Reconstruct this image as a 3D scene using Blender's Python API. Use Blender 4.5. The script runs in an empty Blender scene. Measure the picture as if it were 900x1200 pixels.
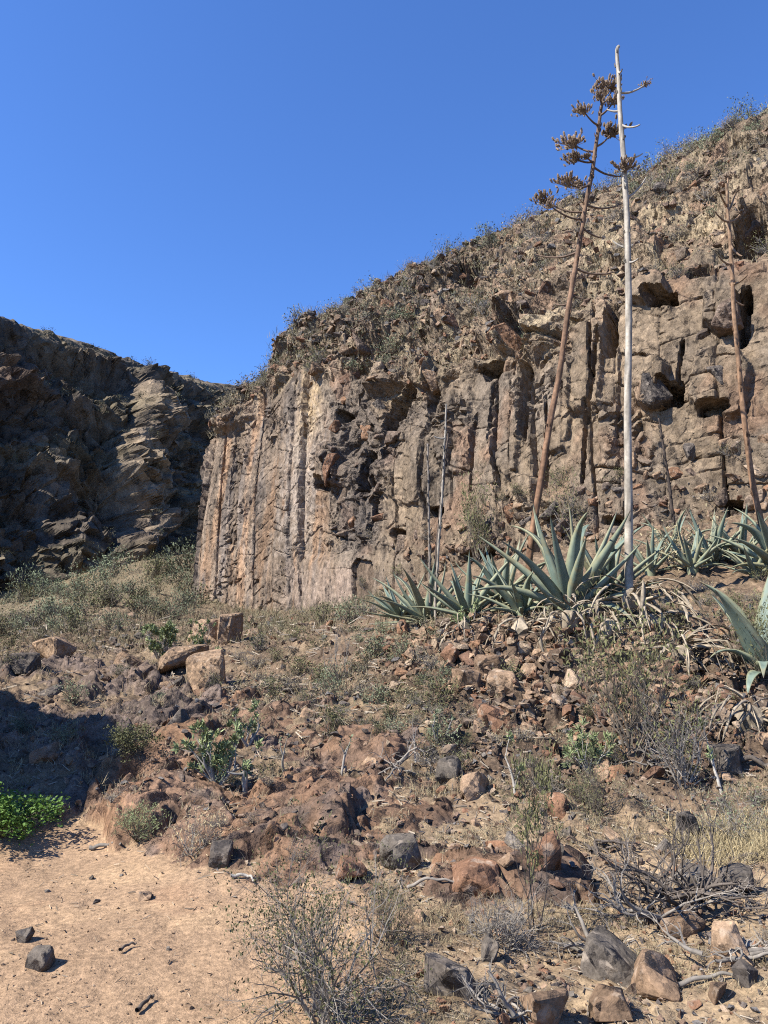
import bpy, bmesh, math, random
import numpy as np
from mathutils import Vector, Matrix, Quaternion

# ------------------------------------------------------------------ camera, sky, sun, exposure
scene = bpy.context.scene
COL = scene.collection
F, PITCH, EYE = 880.0, math.radians(8.0), 1.6          # focal length in photo pixels, upward tilt, eye height
CP, SP = math.cos(PITCH), math.sin(PITCH)
cam_d = bpy.data.cameras.new('camera')
cam_d.sensor_fit = 'VERTICAL'; cam_d.sensor_height = 24.0; cam_d.lens = 24.0 * F / 1200.0
cam_d.clip_start = 0.05; cam_d.clip_end = 3000
cam = bpy.data.objects.new('camera', cam_d); COL.objects.link(cam)
cam.location = (0, 0, EYE); cam.rotation_euler = (math.radians(90) + PITCH, 0, 0)
scene.camera = cam

SUN_EL, SUN_AZ = math.radians(46), math.radians(247)     # compass azimuth, +Y = 0, +X = 90
TO_SUN = Vector((math.sin(SUN_AZ) * math.cos(SUN_EL), math.cos(SUN_AZ) * math.cos(SUN_EL), math.sin(SUN_EL)))
world = bpy.data.worlds.new('World'); scene.world = world; world.use_nodes = True
wn = world.node_tree; bg = wn.nodes['Background']
sky = wn.nodes.new('ShaderNodeTexSky'); sky.sky_type = 'NISHITA'; sky.sun_disc = False
sky.sun_elevation = SUN_EL; sky.sun_rotation = SUN_AZ
sky.altitude = 200; sky.air_density = 1.0; sky.dust_density = 0.1; sky.ozone_density = 2.0
tn_ = wn.nodes.new('ShaderNodeVectorMath'); tn_.operation = 'MULTIPLY'; tn_.inputs[1].default_value = (.70, 1.07, 1.70)   # deep clear blue of dry air
wn.links.new(sky.outputs[0], tn_.inputs[0]); wn.links.new(tn_.outputs[0], bg.inputs[0]); bg.inputs[1].default_value = 0.066
sun_d = bpy.data.lights.new('sun', 'SUN'); sun_d.energy = 5.0; sun_d.angle = math.radians(0.5); sun_d.color = (1.0, 0.95, 0.86)
sun = bpy.data.objects.new('sun', sun_d); COL.objects.link(sun)
sun.rotation_euler = (-TO_SUN).to_track_quat('-Z', 'Y').to_euler(); sun.location = TO_SUN * 100
vs = scene.view_settings
vs.view_transform = 'Standard'; vs.look = 'None'; vs.exposure = 1.14; vs.gamma = 1.0; vs.use_curve_mapping = False
scene.cycles.max_bounces = 5; scene.cycles.diffuse_bounces = 2; scene.cycles.transparent_max_bounces = 4
scene.cycles.use_denoising = False
scene.cycles.pixel_filter_type = 'BLACKMAN_HARRIS'; scene.cycles.filter_width = 1.1

# ------------------------------------------------------------------ projection
def ray(px, py):
    a = (px - 450.0) / F; b = (600.0 - py) / F
    return a, CP - b * SP, SP + b * CP
def at(px, py, Y):
    a, dy, dz = ray(px, py); t = Y / dy
    return np.array((a * t, Y, EYE + dz * t))
def at_z(px, py, z=0.0):
    a, dy, dz = ray(px, py); t = (z - EYE) / dz
    return np.array((a * t, dy * t, z))
def project(P):
    x, y, z = P[..., 0], P[..., 1], P[..., 2] - EYE
    d = y * CP + z * SP; u = -y * SP + z * CP
    d = np.where(d < 0.01, 0.01, d)
    return 450 + F * x / d, 600 - F * u / d

# ------------------------------------------------------------------ noise
_r = np.random.RandomState(7)
PERM = np.concatenate([_r.permutation(256)] * 3).astype(np.int64)
GRAD = _r.normal(size=(256, 3)); GRAD /= np.linalg.norm(GRAD, axis=1)[:, None]
RND = _r.rand(65536, 4).astype(np.float32)
def perlin(x, y, z=0.0, seed=0):
    x = np.asarray(x, float) + seed * 17.13; y = np.asarray(y, float) + seed * 7.7; z = np.asarray(z, float) + np.zeros_like(x)
    xi, yi, zi = np.floor(x).astype(np.int64), np.floor(y).astype(np.int64), np.floor(z).astype(np.int64)
    xf, yf, zf = x - xi, y - yi, z - zi
    u, v, w = [t * t * t * (t * (t * 6 - 15) + 10) for t in (xf, yf, zf)]
    out = 0
    for i in (0, 1):
        wx = u if i else 1 - u
        for j in (0, 1):
            wy = v if j else 1 - v
            for k in (0, 1):
                wz = w if k else 1 - w
                g = GRAD[PERM[PERM[PERM[(xi + i) & 255] + ((yi + j) & 255)] + ((zi + k) & 255)]]
                out = out + wx * wy * wz * (g[..., 0] * (xf - i) + g[..., 1] * (yf - j) + g[..., 2] * (zf - k))
    return out * 1.5
GRAD2 = (GRAD[:, :2] / np.linalg.norm(GRAD[:, :2], axis=1)[:, None]).astype(np.float32)
PERM32 = PERM.astype(np.int32)
def perlin2(x, y, seed=0):
    x = np.asarray(x, np.float32) + np.float32(seed * 17.13 + 300); y = np.asarray(y, np.float32) + np.float32(seed * 7.7 + 300)
    xi, yi = np.floor(x).astype(np.int32), np.floor(y).astype(np.int32)
    xf, yf = x - xi, y - yi
    u, v = [t * t * (3 - 2 * t) for t in (xf, yf)]
    c = []
    for j in (0, 1):
        r = []
        for i in (0, 1):
            g = PERM32[PERM32[(xi + i) & 255] + ((yi + j) & 255)]
            r.append(GRAD2[g, 0] * (xf - i) + GRAD2[g, 1] * (yf - j))
        c.append(r[0] + u * (r[1] - r[0]))
    return (c[0] + v * (c[1] - c[0])) * 1.5
def fbm(x, y, z=0.0, o=4, seed=0, gain=0.5):
    if np.isscalar(z):
        s, a, f = 0, 1.0, 1.0
        for i in range(o):
            s = s + a * perlin2(np.asarray(x, np.float32) * f, np.asarray(y, np.float32) * f, seed + i * 3); a *= gain; f *= 2.03
        return s
    s, a, f = 0, 1.0, 1.0
    for i in range(o):
        s = s + a * perlin(np.asarray(x) * f, np.asarray(y) * f, np.asarray(z) * f, seed + i * 3)
        a *= gain; f *= 2.03
    return s
def vor(x, y, seed=0, jit=0.9):
    """nearest cell: offset to its centre, border distance, four random numbers of the cell"""
    x = np.asarray(x, np.float32); y = np.asarray(y, np.float32); xi, yi = np.floor(x).astype(np.int64), np.floor(y).astype(np.int64)
    f1 = np.full(x.shape, 9.0, np.float32); f2 = f1.copy(); dx = np.zeros(x.shape); dy = dx.copy(); idn = np.zeros(x.shape, np.int64)
    for i in (-1, 0, 1):
        for j in (-1, 0, 1):
            h = ((xi + i) * 73856093 ^ (yi + j) * 19349663 ^ (seed * 83492791 + 977)) & 65535
            r = RND[h]
            ax = x - (xi + i + 0.5 + jit * (r[..., 0] - 0.5)); ay = y - (yi + j + 0.5 + jit * (r[..., 1] - 0.5))
            d = ax * ax + ay * ay
            m = d < f1
            f2 = np.where(m, f1, np.minimum(f2, d))
            f1 = np.where(m, d, f1); dx = np.where(m, ax, dx); dy = np.where(m, ay, dy); idn = np.where(m, h, idn)
    r = RND[(idn * 7 + 13) & 65535]
    return dx, dy, np.sqrt(f2) - np.sqrt(f1), r
def facet(x, y, sx, sy, seed, off, tilt, w=.16):
    """broken rock: every cell has its own level and slope"""
    dx, dy, e, r = vor(x / sx, y / sy, seed)
    return np.clip(e / w, 0, 1) * (off * (r[..., 0] - 0.5) * 2 + tilt * (((r[..., 1] - 0.5) * 2) * dx * sx + ((r[..., 2] - 0.5) * 2) * dy * sy)), e, r
def sstep(a, b, x):
    t = np.clip((x - a) / (b - a), 0, 1); return t * t * (3 - 2 * t)
def poly_mask(px, py, poly, feather):
    """1 inside a polygon, feathered over 'feather' units"""
    P = np.array(poly, float); n = len(P)
    ins = np.zeros(px.shape, bool); d2 = np.full(px.shape, 1e12)
    for i in range(n):
        a, b = P[i], P[(i + 1) % n]
        e = b - a; wx, wy = px - a[0], py - a[1]
        t = np.clip((wx * e[0] + wy * e[1]) / (e @ e), 0, 1)
        d2 = np.minimum(d2, (wx - t * e[0]) ** 2 + (wy - t * e[1]) ** 2)
        c = ((a[1] > py) != (b[1] > py)) & (px < (b[0] - a[0]) * (py - a[1]) / (b[1] - a[1] + 1e-9) + a[0])
        ins ^= c
    d = np.sqrt(d2) * np.where(ins, 1, -1)
    return sstep(-feather, feather, d)
def mixc(c, col, m):
    return c * (1 - m[..., None]) + np.array(col) * m[..., None]

# ------------------------------------------------------------------ meshes from arrays
def np_mesh(name, V, quads=None, tris=None, colors=None, smooth=False):
    me = bpy.data.meshes.new(name)
    V = np.asarray(V, np.float32).reshape(-1, 3)
    lv, ls, lt = [], [], []
    if quads is not None and len(quads):
        q = np.asarray(quads, np.int32).reshape(-1, 4); lv.append(q.ravel()); lt.append(np.full(len(q), 4, np.int32))
    if tris is not None and len(tris):
        t = np.asarray(tris, np.int32).reshape(-1, 3); lv.append(t.ravel()); lt.append(np.full(len(t), 3, np.int32))
    lv = np.concatenate(lv); lt = np.concatenate(lt); st = np.concatenate([[0], np.cumsum(lt)[:-1]]).astype(np.int32)
    me.vertices.add(len(V)); me.vertices.foreach_set('co', V.ravel())
    me.loops.add(len(lv)); me.loops.foreach_set('vertex_index', lv)
    me.polygons.add(len(lt)); me.polygons.foreach_set('loop_start', st); me.polygons.foreach_set('loop_total', lt)
    me.polygons.foreach_set('use_smooth', np.full(len(lt), smooth))
    if colors is not None:
        c = np.ones((len(V), 4), np.float32); c[:, :3] = np.asarray(colors).reshape(-1, 3)
        at_ = me.color_attributes.new('Col', 'FLOAT_COLOR', 'POINT'); at_.data.foreach_set('color', c.ravel())
    me.update(calc_edges=True)
    return me
def grid_faces(nr, nc):
    i = np.arange(nr * nc).reshape(nr, nc)
    return np.stack([i[:-1, :-1], i[:-1, 1:], i[1:, 1:], i[1:, :-1]], -1).reshape(-1, 4)
def link(name, data, mat=None, parent=None):
    o = bpy.data.objects.new(name, data); COL.objects.link(o)
    if mat is not None and data is not None and len(data.materials) == 0: data.materials.append(mat)
    if parent is not None: o.parent = parent
    return o
def tag(o, label, cat, group=None, kind=None):
    o['label'] = label; o['category'] = cat
    if group: o['group'] = group
    if kind: o['kind'] = kind
    return o
def grid_normals(P):
    du = np.gradient(P, axis=1); dv = np.gradient(P, axis=0)
    n = np.cross(du, dv); n /= np.linalg.norm(n, axis=-1)[..., None] + 1e-9
    return n

# ------------------------------------------------------------------ materials
ALB = 0.64        # all tones below are written for a brighter print; real rock and dust reflect about this much of them
def new_mat(name):
    m = bpy.data.materials.new(name); m.use_nodes = True
    nt = m.node_tree; b = nt.nodes['Principled BSDF']
    b.inputs['Roughness'].default_value = 0.9
    b.inputs['Specular IOR Level'].default_value = 0.2
    return m, nt, b
def N(nt, t, **kw):
    n = nt.nodes.new(t)
    for k, v in kw.items(): setattr(n, k, v)
    return n
def mul_noise(nt, col_socket, coord, scale, lo, hi, detail=6, rough=0.6, k=1.0):
    """colour times a noise between lo and hi"""
    no = N(nt, 'ShaderNodeTexNoise'); no.inputs['Scale'].default_value = scale; no.inputs['Detail'].default_value = detail; no.inputs['Roughness'].default_value = rough
    nt.links.new(coord, no.inputs['Vector'])
    mr = N(nt, 'ShaderNodeMapRange'); mr.inputs['From Min'].default_value = 0.3; mr.inputs['From Max'].default_value = 0.7
    mr.inputs['To Min'].default_value = lo * k; mr.inputs['To Max'].default_value = hi * k
    nt.links.new(no.outputs['Fac'], mr.inputs['Value'])
    vm = N(nt, 'ShaderNodeVectorMath', operation='SCALE')
    nt.links.new(col_socket, vm.inputs[0]); nt.links.new(mr.outputs[0], vm.inputs['Scale'])
    return vm.outputs[0]
def mix_col(nt, fac, a, b):
    mx = N(nt, 'ShaderNodeMix', data_type='RGBA')
    nt.links.new(fac, mx.inputs[0]); nt.links.new(a, mx.inputs[6])
    if isinstance(b, tuple): mx.inputs[7].default_value = (*b, 1)
    else: nt.links.new(b, mx.inputs[7])
    return mx.outputs[2]
def bump(nt, bsdf, coord, layers):
    prev = None
    for scale, dist, detail, kind in layers:
        if kind in 'fc':
            # f: every cell of broken rock has its own tilt; c: narrow cracks between the cells
            sc = N(nt, 'ShaderNodeVectorMath', operation='MULTIPLY'); sc.inputs[1].default_value = (scale, scale, scale * detail); nt.links.new(coord, sc.inputs[0])
            wn_ = N(nt, 'ShaderNodeTexNoise'); wn_.inputs['Scale'].default_value = .9; wn_.inputs['Detail'].default_value = 3; nt.links.new(sc.outputs[0], wn_.inputs['Vector'])
            wm = N(nt, 'ShaderNodeVectorMath', operation='MULTIPLY_ADD'); wm.inputs[1].default_value = (.35, .35, .35); nt.links.new(wn_.outputs['Color'], wm.inputs[0]); nt.links.new(sc.outputs[0], wm.inputs[2])
            t = N(nt, 'ShaderNodeTexVoronoi'); t.inputs['Scale'].default_value = 1.0; nt.links.new(wm.outputs[0], t.inputs['Vector'])
            if kind == 'f':
                a = N(nt, 'ShaderNodeVectorMath', operation='SUBTRACT'); nt.links.new(wm.outputs[0], a.inputs[0]); nt.links.new(t.outputs['Position'], a.inputs[1])
                c = N(nt, 'ShaderNodeVectorMath', operation='SUBTRACT'); nt.links.new(t.outputs['Color'], c.inputs[0]); c.inputs[1].default_value = (.5, .5, .5)
                d = N(nt, 'ShaderNodeVectorMath', operation='DOT_PRODUCT'); nt.links.new(a.outputs[0], d.inputs[0]); nt.links.new(c.outputs[0], d.inputs[1]); h = d.outputs['Value']
            else:
                t.feature = 'DISTANCE_TO_EDGE'
                mr = N(nt, 'ShaderNodeMapRange'); mr.inputs['From Max'].default_value = .06; nt.links.new(t.outputs['Distance'], mr.inputs['Value']); h = mr.outputs[0]
        else:
            t = N(nt, 'ShaderNodeTexNoise'); t.inputs['Scale'].default_value = scale; t.inputs['Detail'].default_value = detail; t.inputs['Roughness'].default_value = 0.62; h = t.outputs['Fac']
        if kind == 'n': nt.links.new(coord, t.inputs['Vector'])
        bp = N(nt, 'ShaderNodeBump'); bp.inputs['Distance'].default_value = dist; bp.inputs['Strength'].default_value = 1.0
        nt.links.new(h, bp.inputs['Height'])
        if prev: nt.links.new(prev, bp.inputs['Normal'])
        prev = bp.outputs[0]
    nt.links.new(prev, bsdf.inputs['Normal'])
def rock_material(name, fine=14.0, bumps=((5, .05, 6, 'n'), (30, .015, 5, 'n')), varnish=(0.10, 0.085, 0.075), stain=0.35):
    """rock whose mean colour sits in the Col attribute; stains, lichen and grain from noise"""
    m, nt, b = new_mat(name)
    geo = N(nt, 'ShaderNodeNewGeometry'); pos = geo.outputs['Position']
    at_ = N(nt, 'ShaderNodeAttribute'); at_.attribute_name = 'Col'
    c = at_.outputs['Color']
    no = N(nt, 'ShaderNodeTexNoise'); no.inputs['Scale'].default_value = 1.7; no.inputs['Detail'].default_value = 7; no.inputs['Roughness'].default_value = 0.65
    nt.links.new(pos, no.inputs['Vector'])
    mr = N(nt, 'ShaderNodeMapRange'); mr.inputs['From Min'].default_value = 0.5; mr.inputs['From Max'].default_value = 0.72; mr.inputs['To Max'].default_value = stain
    nt.links.new(no.outputs['Fac'], mr.inputs['Value'])
    c = mix_col(nt, mr.outputs[0], c, varnish)
    c = mul_noise(nt, c, pos, fine, 0.62, 1.42, k=ALB)
    c = mul_noise(nt, c, pos, fine * 5, 0.75, 1.25, 3)
    nt.links.new(c, b.inputs['Base Color'])
    bump(nt, b, pos, bumps)
    return m
M = {}
M['cliff'] = rock_material('cliff_rock', 6.0, ((3.4, .25, .5, 'f'), (11, .085, .6, 'f'), (34, .012, 5, 'n')), (0.12, 0.096, 0.078), 0.4)
M['slope'] = rock_material('slope_rock', 7.0, ((3.0, .30, .8, 'f'), (9, .13, .9, 'f'), (28, .03, 1, 'f')), (0.13, 0.10, 0.075), 0.45)
M['hill'] = rock_material('far_rock', 1.6, ((.45, 2.0, .7, 'f'), (1.3, .8, .8, 'f'), (4, .12, 6, 'n')), (0.07, 0.06, 0.05), 0.4)
M['ground'] = rock_material('ground_soil', 18.0, ((16, .05, 1, 'f'), (9, .02, 7, 'n'), (60, .006, 4, 'n')), (0.15, 0.10, 0.07), 0.25)
M['sand'] = rock_material('sand', 30.0, ((5, .025, 6, 'n'), (70, .008, 5, 'n')), (0.40, 0.25, 0.15), 0.3)
M['lava'] = rock_material('lava_rock', 12.0, ((5, .20, .7, 'f'), (15, .085, 1, 'f'), (50, .01, 5, 'n')), (0.12, 0.09, 0.075), 0.45)
M['rubble'] = rock_material('rubble_stone', 22.0, ((30, .03, 1, 'f'), (90, .004, 3, 'n')), (0.10, 0.085, 0.075), 0.3)
def loose_rock_material(name):
    """one stone, one tone: the tone is the object's own colour"""
    m, nt, b = new_mat(name)
    oi = N(nt, 'ShaderNodeObjectInfo'); geo = N(nt, 'ShaderNodeNewGeometry')
    c = mul_noise(nt, oi.outputs['Color'], geo.outputs['Position'], 7, 0.6, 1.4, k=ALB)
    c = mul_noise(nt, c, geo.outputs['Position'], 60, 0.7, 1.3, 4)
    lich = N(nt, 'ShaderNodeTexNoise'); lich.inputs['Scale'].default_value = 12; lich.inputs['Detail'].default_value = 6
    nt.links.new(geo.outputs['Position'], lich.inputs['Vector'])
    mr = N(nt, 'ShaderNodeMapRange'); mr.inputs['From Min'].default_value = 0.58; mr.inputs['From Max'].default_value = 0.68; mr.inputs['To Max'].default_value = 0.4
    nt.links.new(lich.outputs['Fac'], mr.inputs['Value'])
    c = mix_col(nt, mr.outputs[0], c, (0.40, 0.33, 0.26))
    nt.links.new(c, b.inputs['Base Color'])
    bump(nt, b, geo.outputs['Position'], ((7, .11, 1, 'f'), (22, .035, 1, 'f'), (80, .004, 4, 'n')))
    return m
M['rock'] = loose_rock_material('loose_rock')
TONES = {'rock': [('brown', (.25, .165, .105)), ('dark brown', (.155, .112, .08)), ('light brown', (.35, .235, .15)), ('rust brown', (.28, .155, .09)), ('dull brown', (.26, .19, .135))],
 'grey_rock': [('dark grey', (.145, .122, .10)), ('grey', (.21, .18, .15)), ('mid grey', (.175, .15, .125))],
 'tan_rock': [('tan', (.37, .25, .16)), ('sandy brown', (.32, .215, .14)), ('pale', (.40, .295, .20))],
 'red_rock': [('reddish', (.26, .142, .085)), ('dark red', (.19, .11, .072)), ('orange brown', (.31, .175, .10))],
 'dark_rock': [('very dark', (.12, .10, .085)), ('dark brown', (.16, .12, .095)), ('dusky brown', (.19, .135, .10))]}
def simple(name, col, lo=.75, hi=1.25, scale=30, rough=.85, rand=0.25, trans=0.0):
    m, nt, b = new_mat(name)
    geo = N(nt, 'ShaderNodeNewGeometry'); oi = N(nt, 'ShaderNodeObjectInfo')
    rgb = N(nt, 'ShaderNodeRGB'); rgb.outputs[0].default_value = (*col, 1)
    mr = N(nt, 'ShaderNodeMapRange'); mr.inputs['To Min'].default_value = 1 - rand; mr.inputs['To Max'].default_value = 1 + rand
    nt.links.new(oi.outputs['Random'], mr.inputs['Value'])
    vm = N(nt, 'ShaderNodeVectorMath', operation='SCALE'); nt.links.new(rgb.outputs[0], vm.inputs[0]); nt.links.new(mr.outputs[0], vm.inputs['Scale'])
    c = mul_noise(nt, vm.outputs[0], geo.outputs['Position'], scale, lo, hi, 4, k=ALB)
    nt.links.new(c, b.inputs['Base Color']); b.inputs['Roughness'].default_value = rough
    return m
def col_mat(name, lo=.8, hi=1.2, scale=25, rough=.8):
    m, nt, b = new_mat(name)
    geo = N(nt, 'ShaderNodeNewGeometry'); a = N(nt, 'ShaderNodeAttribute'); a.attribute_name = 'Col'
    oi = N(nt, 'ShaderNodeObjectInfo')
    mr = N(nt, 'ShaderNodeMapRange'); mr.inputs['To Min'].default_value = .85; mr.inputs['To Max'].default_value = 1.15
    nt.links.new(oi.outputs['Random'], mr.inputs['Value'])
    vm = N(nt, 'ShaderNodeVectorMath', operation='SCALE'); nt.links.new(a.outputs['Color'], vm.inputs[0]); nt.links.new(mr.outputs[0], vm.inputs['Scale'])
    c = mul_noise(nt, vm.outputs[0], geo.outputs['Position'], scale, lo, hi, 4, k=ALB)
    nt.links.new(c, b.inputs['Base Color']); b.inputs['Roughness'].default_value = rough
    if 'agave' in name:
        lt_ = N(nt, 'ShaderNodeMapRange'); lt_.inputs['From Min'].default_value = .80; lt_.inputs['To Max'].default_value = .75; nt.links.new(oi.outputs['Random'], lt_.inputs['Value'])
        nz_ = N(nt, 'ShaderNodeTexNoise'); nz_.inputs['Scale'].default_value = 5; nz_.inputs['Detail'].default_value = 5; nt.links.new(geo.outputs['Position'], nz_.inputs['Vector'])
        ms = N(nt, 'ShaderNodeMapRange'); ms.inputs['From Min'].default_value = .56; ms.inputs['From Max'].default_value = .66; ms.inputs['To Max'].default_value = .5; nt.links.new(nz_.outputs['Fac'], ms.inputs['Value'])
        mxx = N(nt, 'ShaderNodeMath', operation='MAXIMUM'); nt.links.new(lt_.outputs[0], mxx.inputs[0]); nt.links.new(ms.outputs[0], mxx.inputs[1])
        nt.links.new(mix_col(nt, mxx.outputs[0], c, (.20, .165, .085)), b.inputs['Base Color'])
    return m
M['twig'] = simple('dry_twig', (.20, .165, .125))
M['grey_twig'] = simple('weathered_twig', (.30, .265, .225))
M['dark_twig'] = simple('dark_dead_twig', (.14, .115, .095))
M['olive'] = simple('olive_leaf', (.165, .165, .075))
M['straw'] = simple('straw', (.46, .375, .22))
M['green'] = simple('fresh_leaf', (.14, .26, .045), rough=.6)
M['pale_green'] = simple('succulent_leaf', (.31, .36, .17), rough=.6)
M['grey_green'] = simple('grey_green_leaf', (.235, .27, .16))
M['bark'] = simple('pale_bark', (.48, .44, .38), .65, 1.2)
M['agave'] = col_mat('agave_leaf', .82, 1.15, 8, .55)
M['dead_leaf'] = simple('dried_agave_leaf', (.42, .345, .25), .5, 1.3, 14)
M['brown_stalk'] = col_mat('brown_stalk', .6, 1.35, 16)
M['white_stalk'] = col_mat('bleached_stalk', .75, 1.15, 22)
M['seed'] = simple('dry_seed_pod', (.28, .205, .145), .5, 1.4, 60)
M['stuff'] = col_mat('dry_litter', .75, 1.25, 30)

# ------------------------------------------------------------------ the ground
NC_D = 620
az = np.concatenate([np.linspace(-70, -33, 40)[:-1], np.linspace(-33, 33, NC_D), np.linspace(33, 75, 40)[1:]])
az = np.radians(az)
rr = np.concatenate([np.linspace(0.8, 2.4, 16)[:-1], np.linspace(2.4, 5, 160)[:-1], np.linspace(5, 11, 300)[:-1], np.geomspace(11, 24, 120)[:-1], np.geomspace(24, 90, 70)])
CTRL = [  # photo pixel, distance along the view (None: on the level z = 0)
 (0, 1200, 0), (450, 1200, 0), (900, 1200, .05), (0, 1080, 0), (250, 1080, 0), (450, 1080, .02), (0, 985, 0), (60, 972, 0), (115, 968, 0), (180, 985, 0), (258, 1008, 0), (350, 1022, 0), (450, 1035, .03), (-200, 1000, 0), (-200, 1150, 0), (1100, 1150, .15)]
CTRL_Y = [
 (90, 905, 6.7), (0, 900, 7.0), (150, 895, 7.1), (30, 860, 9.0), (110, 850, 10.0), (170, 835, 11.0), (60, 790, 13.0), (160, 790, 13.5), (235, 800, 13.0), (0, 775, 14), (215, 745, 18), (100, 752, 17.5), (30, 745, 18), (60, 724, 24), (150, 717, 24), (205, 703, 27), (130, 674, 42), (215, 668, 38), (0, 706, 40), (70, 700, 41), (240, 650, 60),
 (250, 930, 6.6), (250, 860, 8.2), (250, 815, 10.2), (290, 765, 14), (300, 735, 20), (300, 717, 29),
 (350, 940, 6.4), (350, 870, 7.8), (370, 800, 10.5), (370, 740, 16), (370, 714, 26),
 (450, 1000, 5.4), (450, 930, 6.4), (450, 860, 7.8), (450, 800, 9.5), (450, 752, 12), (450, 718, 16), (450, 702, 23.5),
 (550, 1000, 5.4), (550, 900, 6.9), (550, 800, 8.7), (550, 745, 10.0), (550, 712, 12), (550, 680, 17), (540, 665, 21),
 (650, 1060, 4.45), (650, 960, 5.9), (650, 860, 7.4), (650, 790, 8.5), (650, 740, 9.2), (650, 715, 10), (650, 690, 12), (650, 652, 17), (650, 640, 19),
 (780, 1100, 4.1), (780, 960, 5.75), (780, 860, 7.0), (780, 780, 8.1), (780, 735, 9.0), (780, 690, 10.8), (780, 640, 14), (770, 615, 17),
 (900, 1050, 4.55), (900, 960, 5.6), (900, 880, 6.5), (900, 800, 7.5), (900, 740, 8.5), (900, 690, 10), (900, 640, 12.5), (900, 600, 15.5),
 (1150, 1000, 4.6), (1150, 850, 6.2), (1150, 700, 8.5), (1150, 600, 12), (-150, 900, 7.5), (-150, 790, 13), (-150, 740, 20), (-150, 715, 40)]
cp = [at_z(x, y, z) for x, y, z in CTRL] + [at(x, y, Y) for x, y, Y in CTRL_Y]
cp += [np.array(p, float) for p in ((0, .8, 0), (-1.5, 1, 0), (1.5, 1, 0.02), (-8, 4, .6), (7, 3, .5), (-30, 30, 3), (-35, 60, 4), (0, 60, 4), (25, 30, 6), (20, 12, 5), (40, 70, 8), (-10, 90, 6), (-50, 80, 5), (30, 90, 8))]
cp = np.array(cp)
def gfeat(x, y):
    r = np.hypot(x, y); return np.arctan2(x, y) * 2.2, np.log(r + 0.5) * 1.6
cu, cv = gfeat(cp[:, 0], cp[:, 1])
def tps(r2): return np.where(r2 > 1e-12, 0.5 * r2 * np.log(r2 + 1e-12), 0)
n_c = len(cp)
A = np.zeros((n_c + 3, n_c + 3)); A[:n_c, :n_c] = tps((cu[:, None] - cu) ** 2 + (cv[:, None] - cv) ** 2) + 2e-3 * np.eye(n_c)
A[:n_c, n_c] = 1; A[:n_c, n_c + 1] = cu; A[:n_c, n_c + 2] = cv; A[n_c:, :n_c] = A[:n_c, n_c:].T
W = np.linalg.solve(A, np.concatenate([cp[:, 2], [0, 0, 0]]))
def base_z(x, y):
    u, v = gfeat(x, y); z = W[n_c] + W[n_c + 1] * u + W[n_c + 2] * v
    for i in range(n_c): z = z + W[i] * tps((u - cu[i]) ** 2 + (v - cv[i]) ** 2)
    return z
AZ, RR = np.meshgrid(az, rr)
GX, GY = RR * np.sin(AZ), RR * np.cos(AZ)
# the smooth base is evaluated on a thinned grid and interpolated
si, sj = np.unique(np.r_[np.arange(0, len(rr), 4), len(rr) - 1]), np.unique(np.r_[np.arange(0, len(az), 5), len(az) - 1])
Zc = base_z(GX[np.ix_(si, sj)], GY[np.ix_(si, sj)])
Zt = np.stack([np.interp(np.arange(len(rr)), si, Zc[:, k]) for k in range(len(sj))], 1)
GZ = np.stack([np.interp(np.arange(len(az)), sj, Zt[k]) for k in range(len(rr))], 0)
GPX, GPY = project(np.stack([GX, GY, GZ], -1))
wx_ = 14 * fbm(GX * 1.3, GY * 1.3, 0, 4, 3); wy_ = 10 * fbm(GX * 1.3, GY * 1.3, 0, 4, 9)
QX, QY = GPX + wx_, GPY + wy_
RED = [(108, 975), (125, 915), (165, 872), (250, 822), (330, 835), (400, 850), (470, 870), (530, 900), (530, 960), (480, 1015), (420, 1032), (330, 1022), (258, 1012), (180, 988)]
BED = [(-400, 792), (0, 772), (60, 765), (200, 772), (275, 795), (250, 830), (165, 880), (115, 930), (108, 972), (40, 966), (-400, 966)]
PATCH = [(520, 1000), (600, 985), (690, 1010), (700, 1050), (600, 1060), (500, 1050)]
SAND = [(-600, 958), (118, 963), (180, 985), (258, 1012), (400, 1032), (470, 1075), (430, 1130), (420, 1260), (-600, 1300)]
m_red = poly_mask(QX, QY, RED, 22); m_bed = poly_mask(QX, QY, BED, 14); m_sand = poly_mask(QX, QY, SAND, 26); m_patch = poly_mask(QX, QY, PATCH, 18)
m_front = sstep(880, 1010, QY) * (1 - m_sand)                    # dusty gravelly ground at the right
m_far = sstep(22, 34, RR)
m_talus = poly_mask(QX, QY, [(450, 760), (560, 735), (980, 730), (1100, 880), (700, 960), (520, 880)], 30)
soil = 0.05 * fbm(GX * .9, GY * .9, 0, 4, 20) + 0.018 * fbm(GX * 5, GY * 5, 0, 3, 25)
dmx, dmy, dme, dmr = vor(GX / .22, GY / .3, 91)
soil = soil * (1 - 0.6 * m_sand) - m_sand * .014 * np.exp(-(dmx ** 2 + dmy ** 2) / .05) * (dmr[..., 0] > .55)
fS, eS, rS = facet(GX + .05 * fbm(GX * 6, GY * 6, 0, 2, 5), GY, .26, .26, 31, .03, .30, .25)
fT, eT, rT = facet(GX + .02 * fbm(GX * 14, GY * 14, 0, 2, 6), GY, .10, .10, 33, .012, .3, .25)
soil = soil + (1 - m_sand) * (1 - m_front * .75) * (fS * (1.3 + 1.4 * m_talus) + fT * 1.3) + m_far * .25 * fbm(GX * .5, GY * .5, 0, 4, 40)
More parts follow.
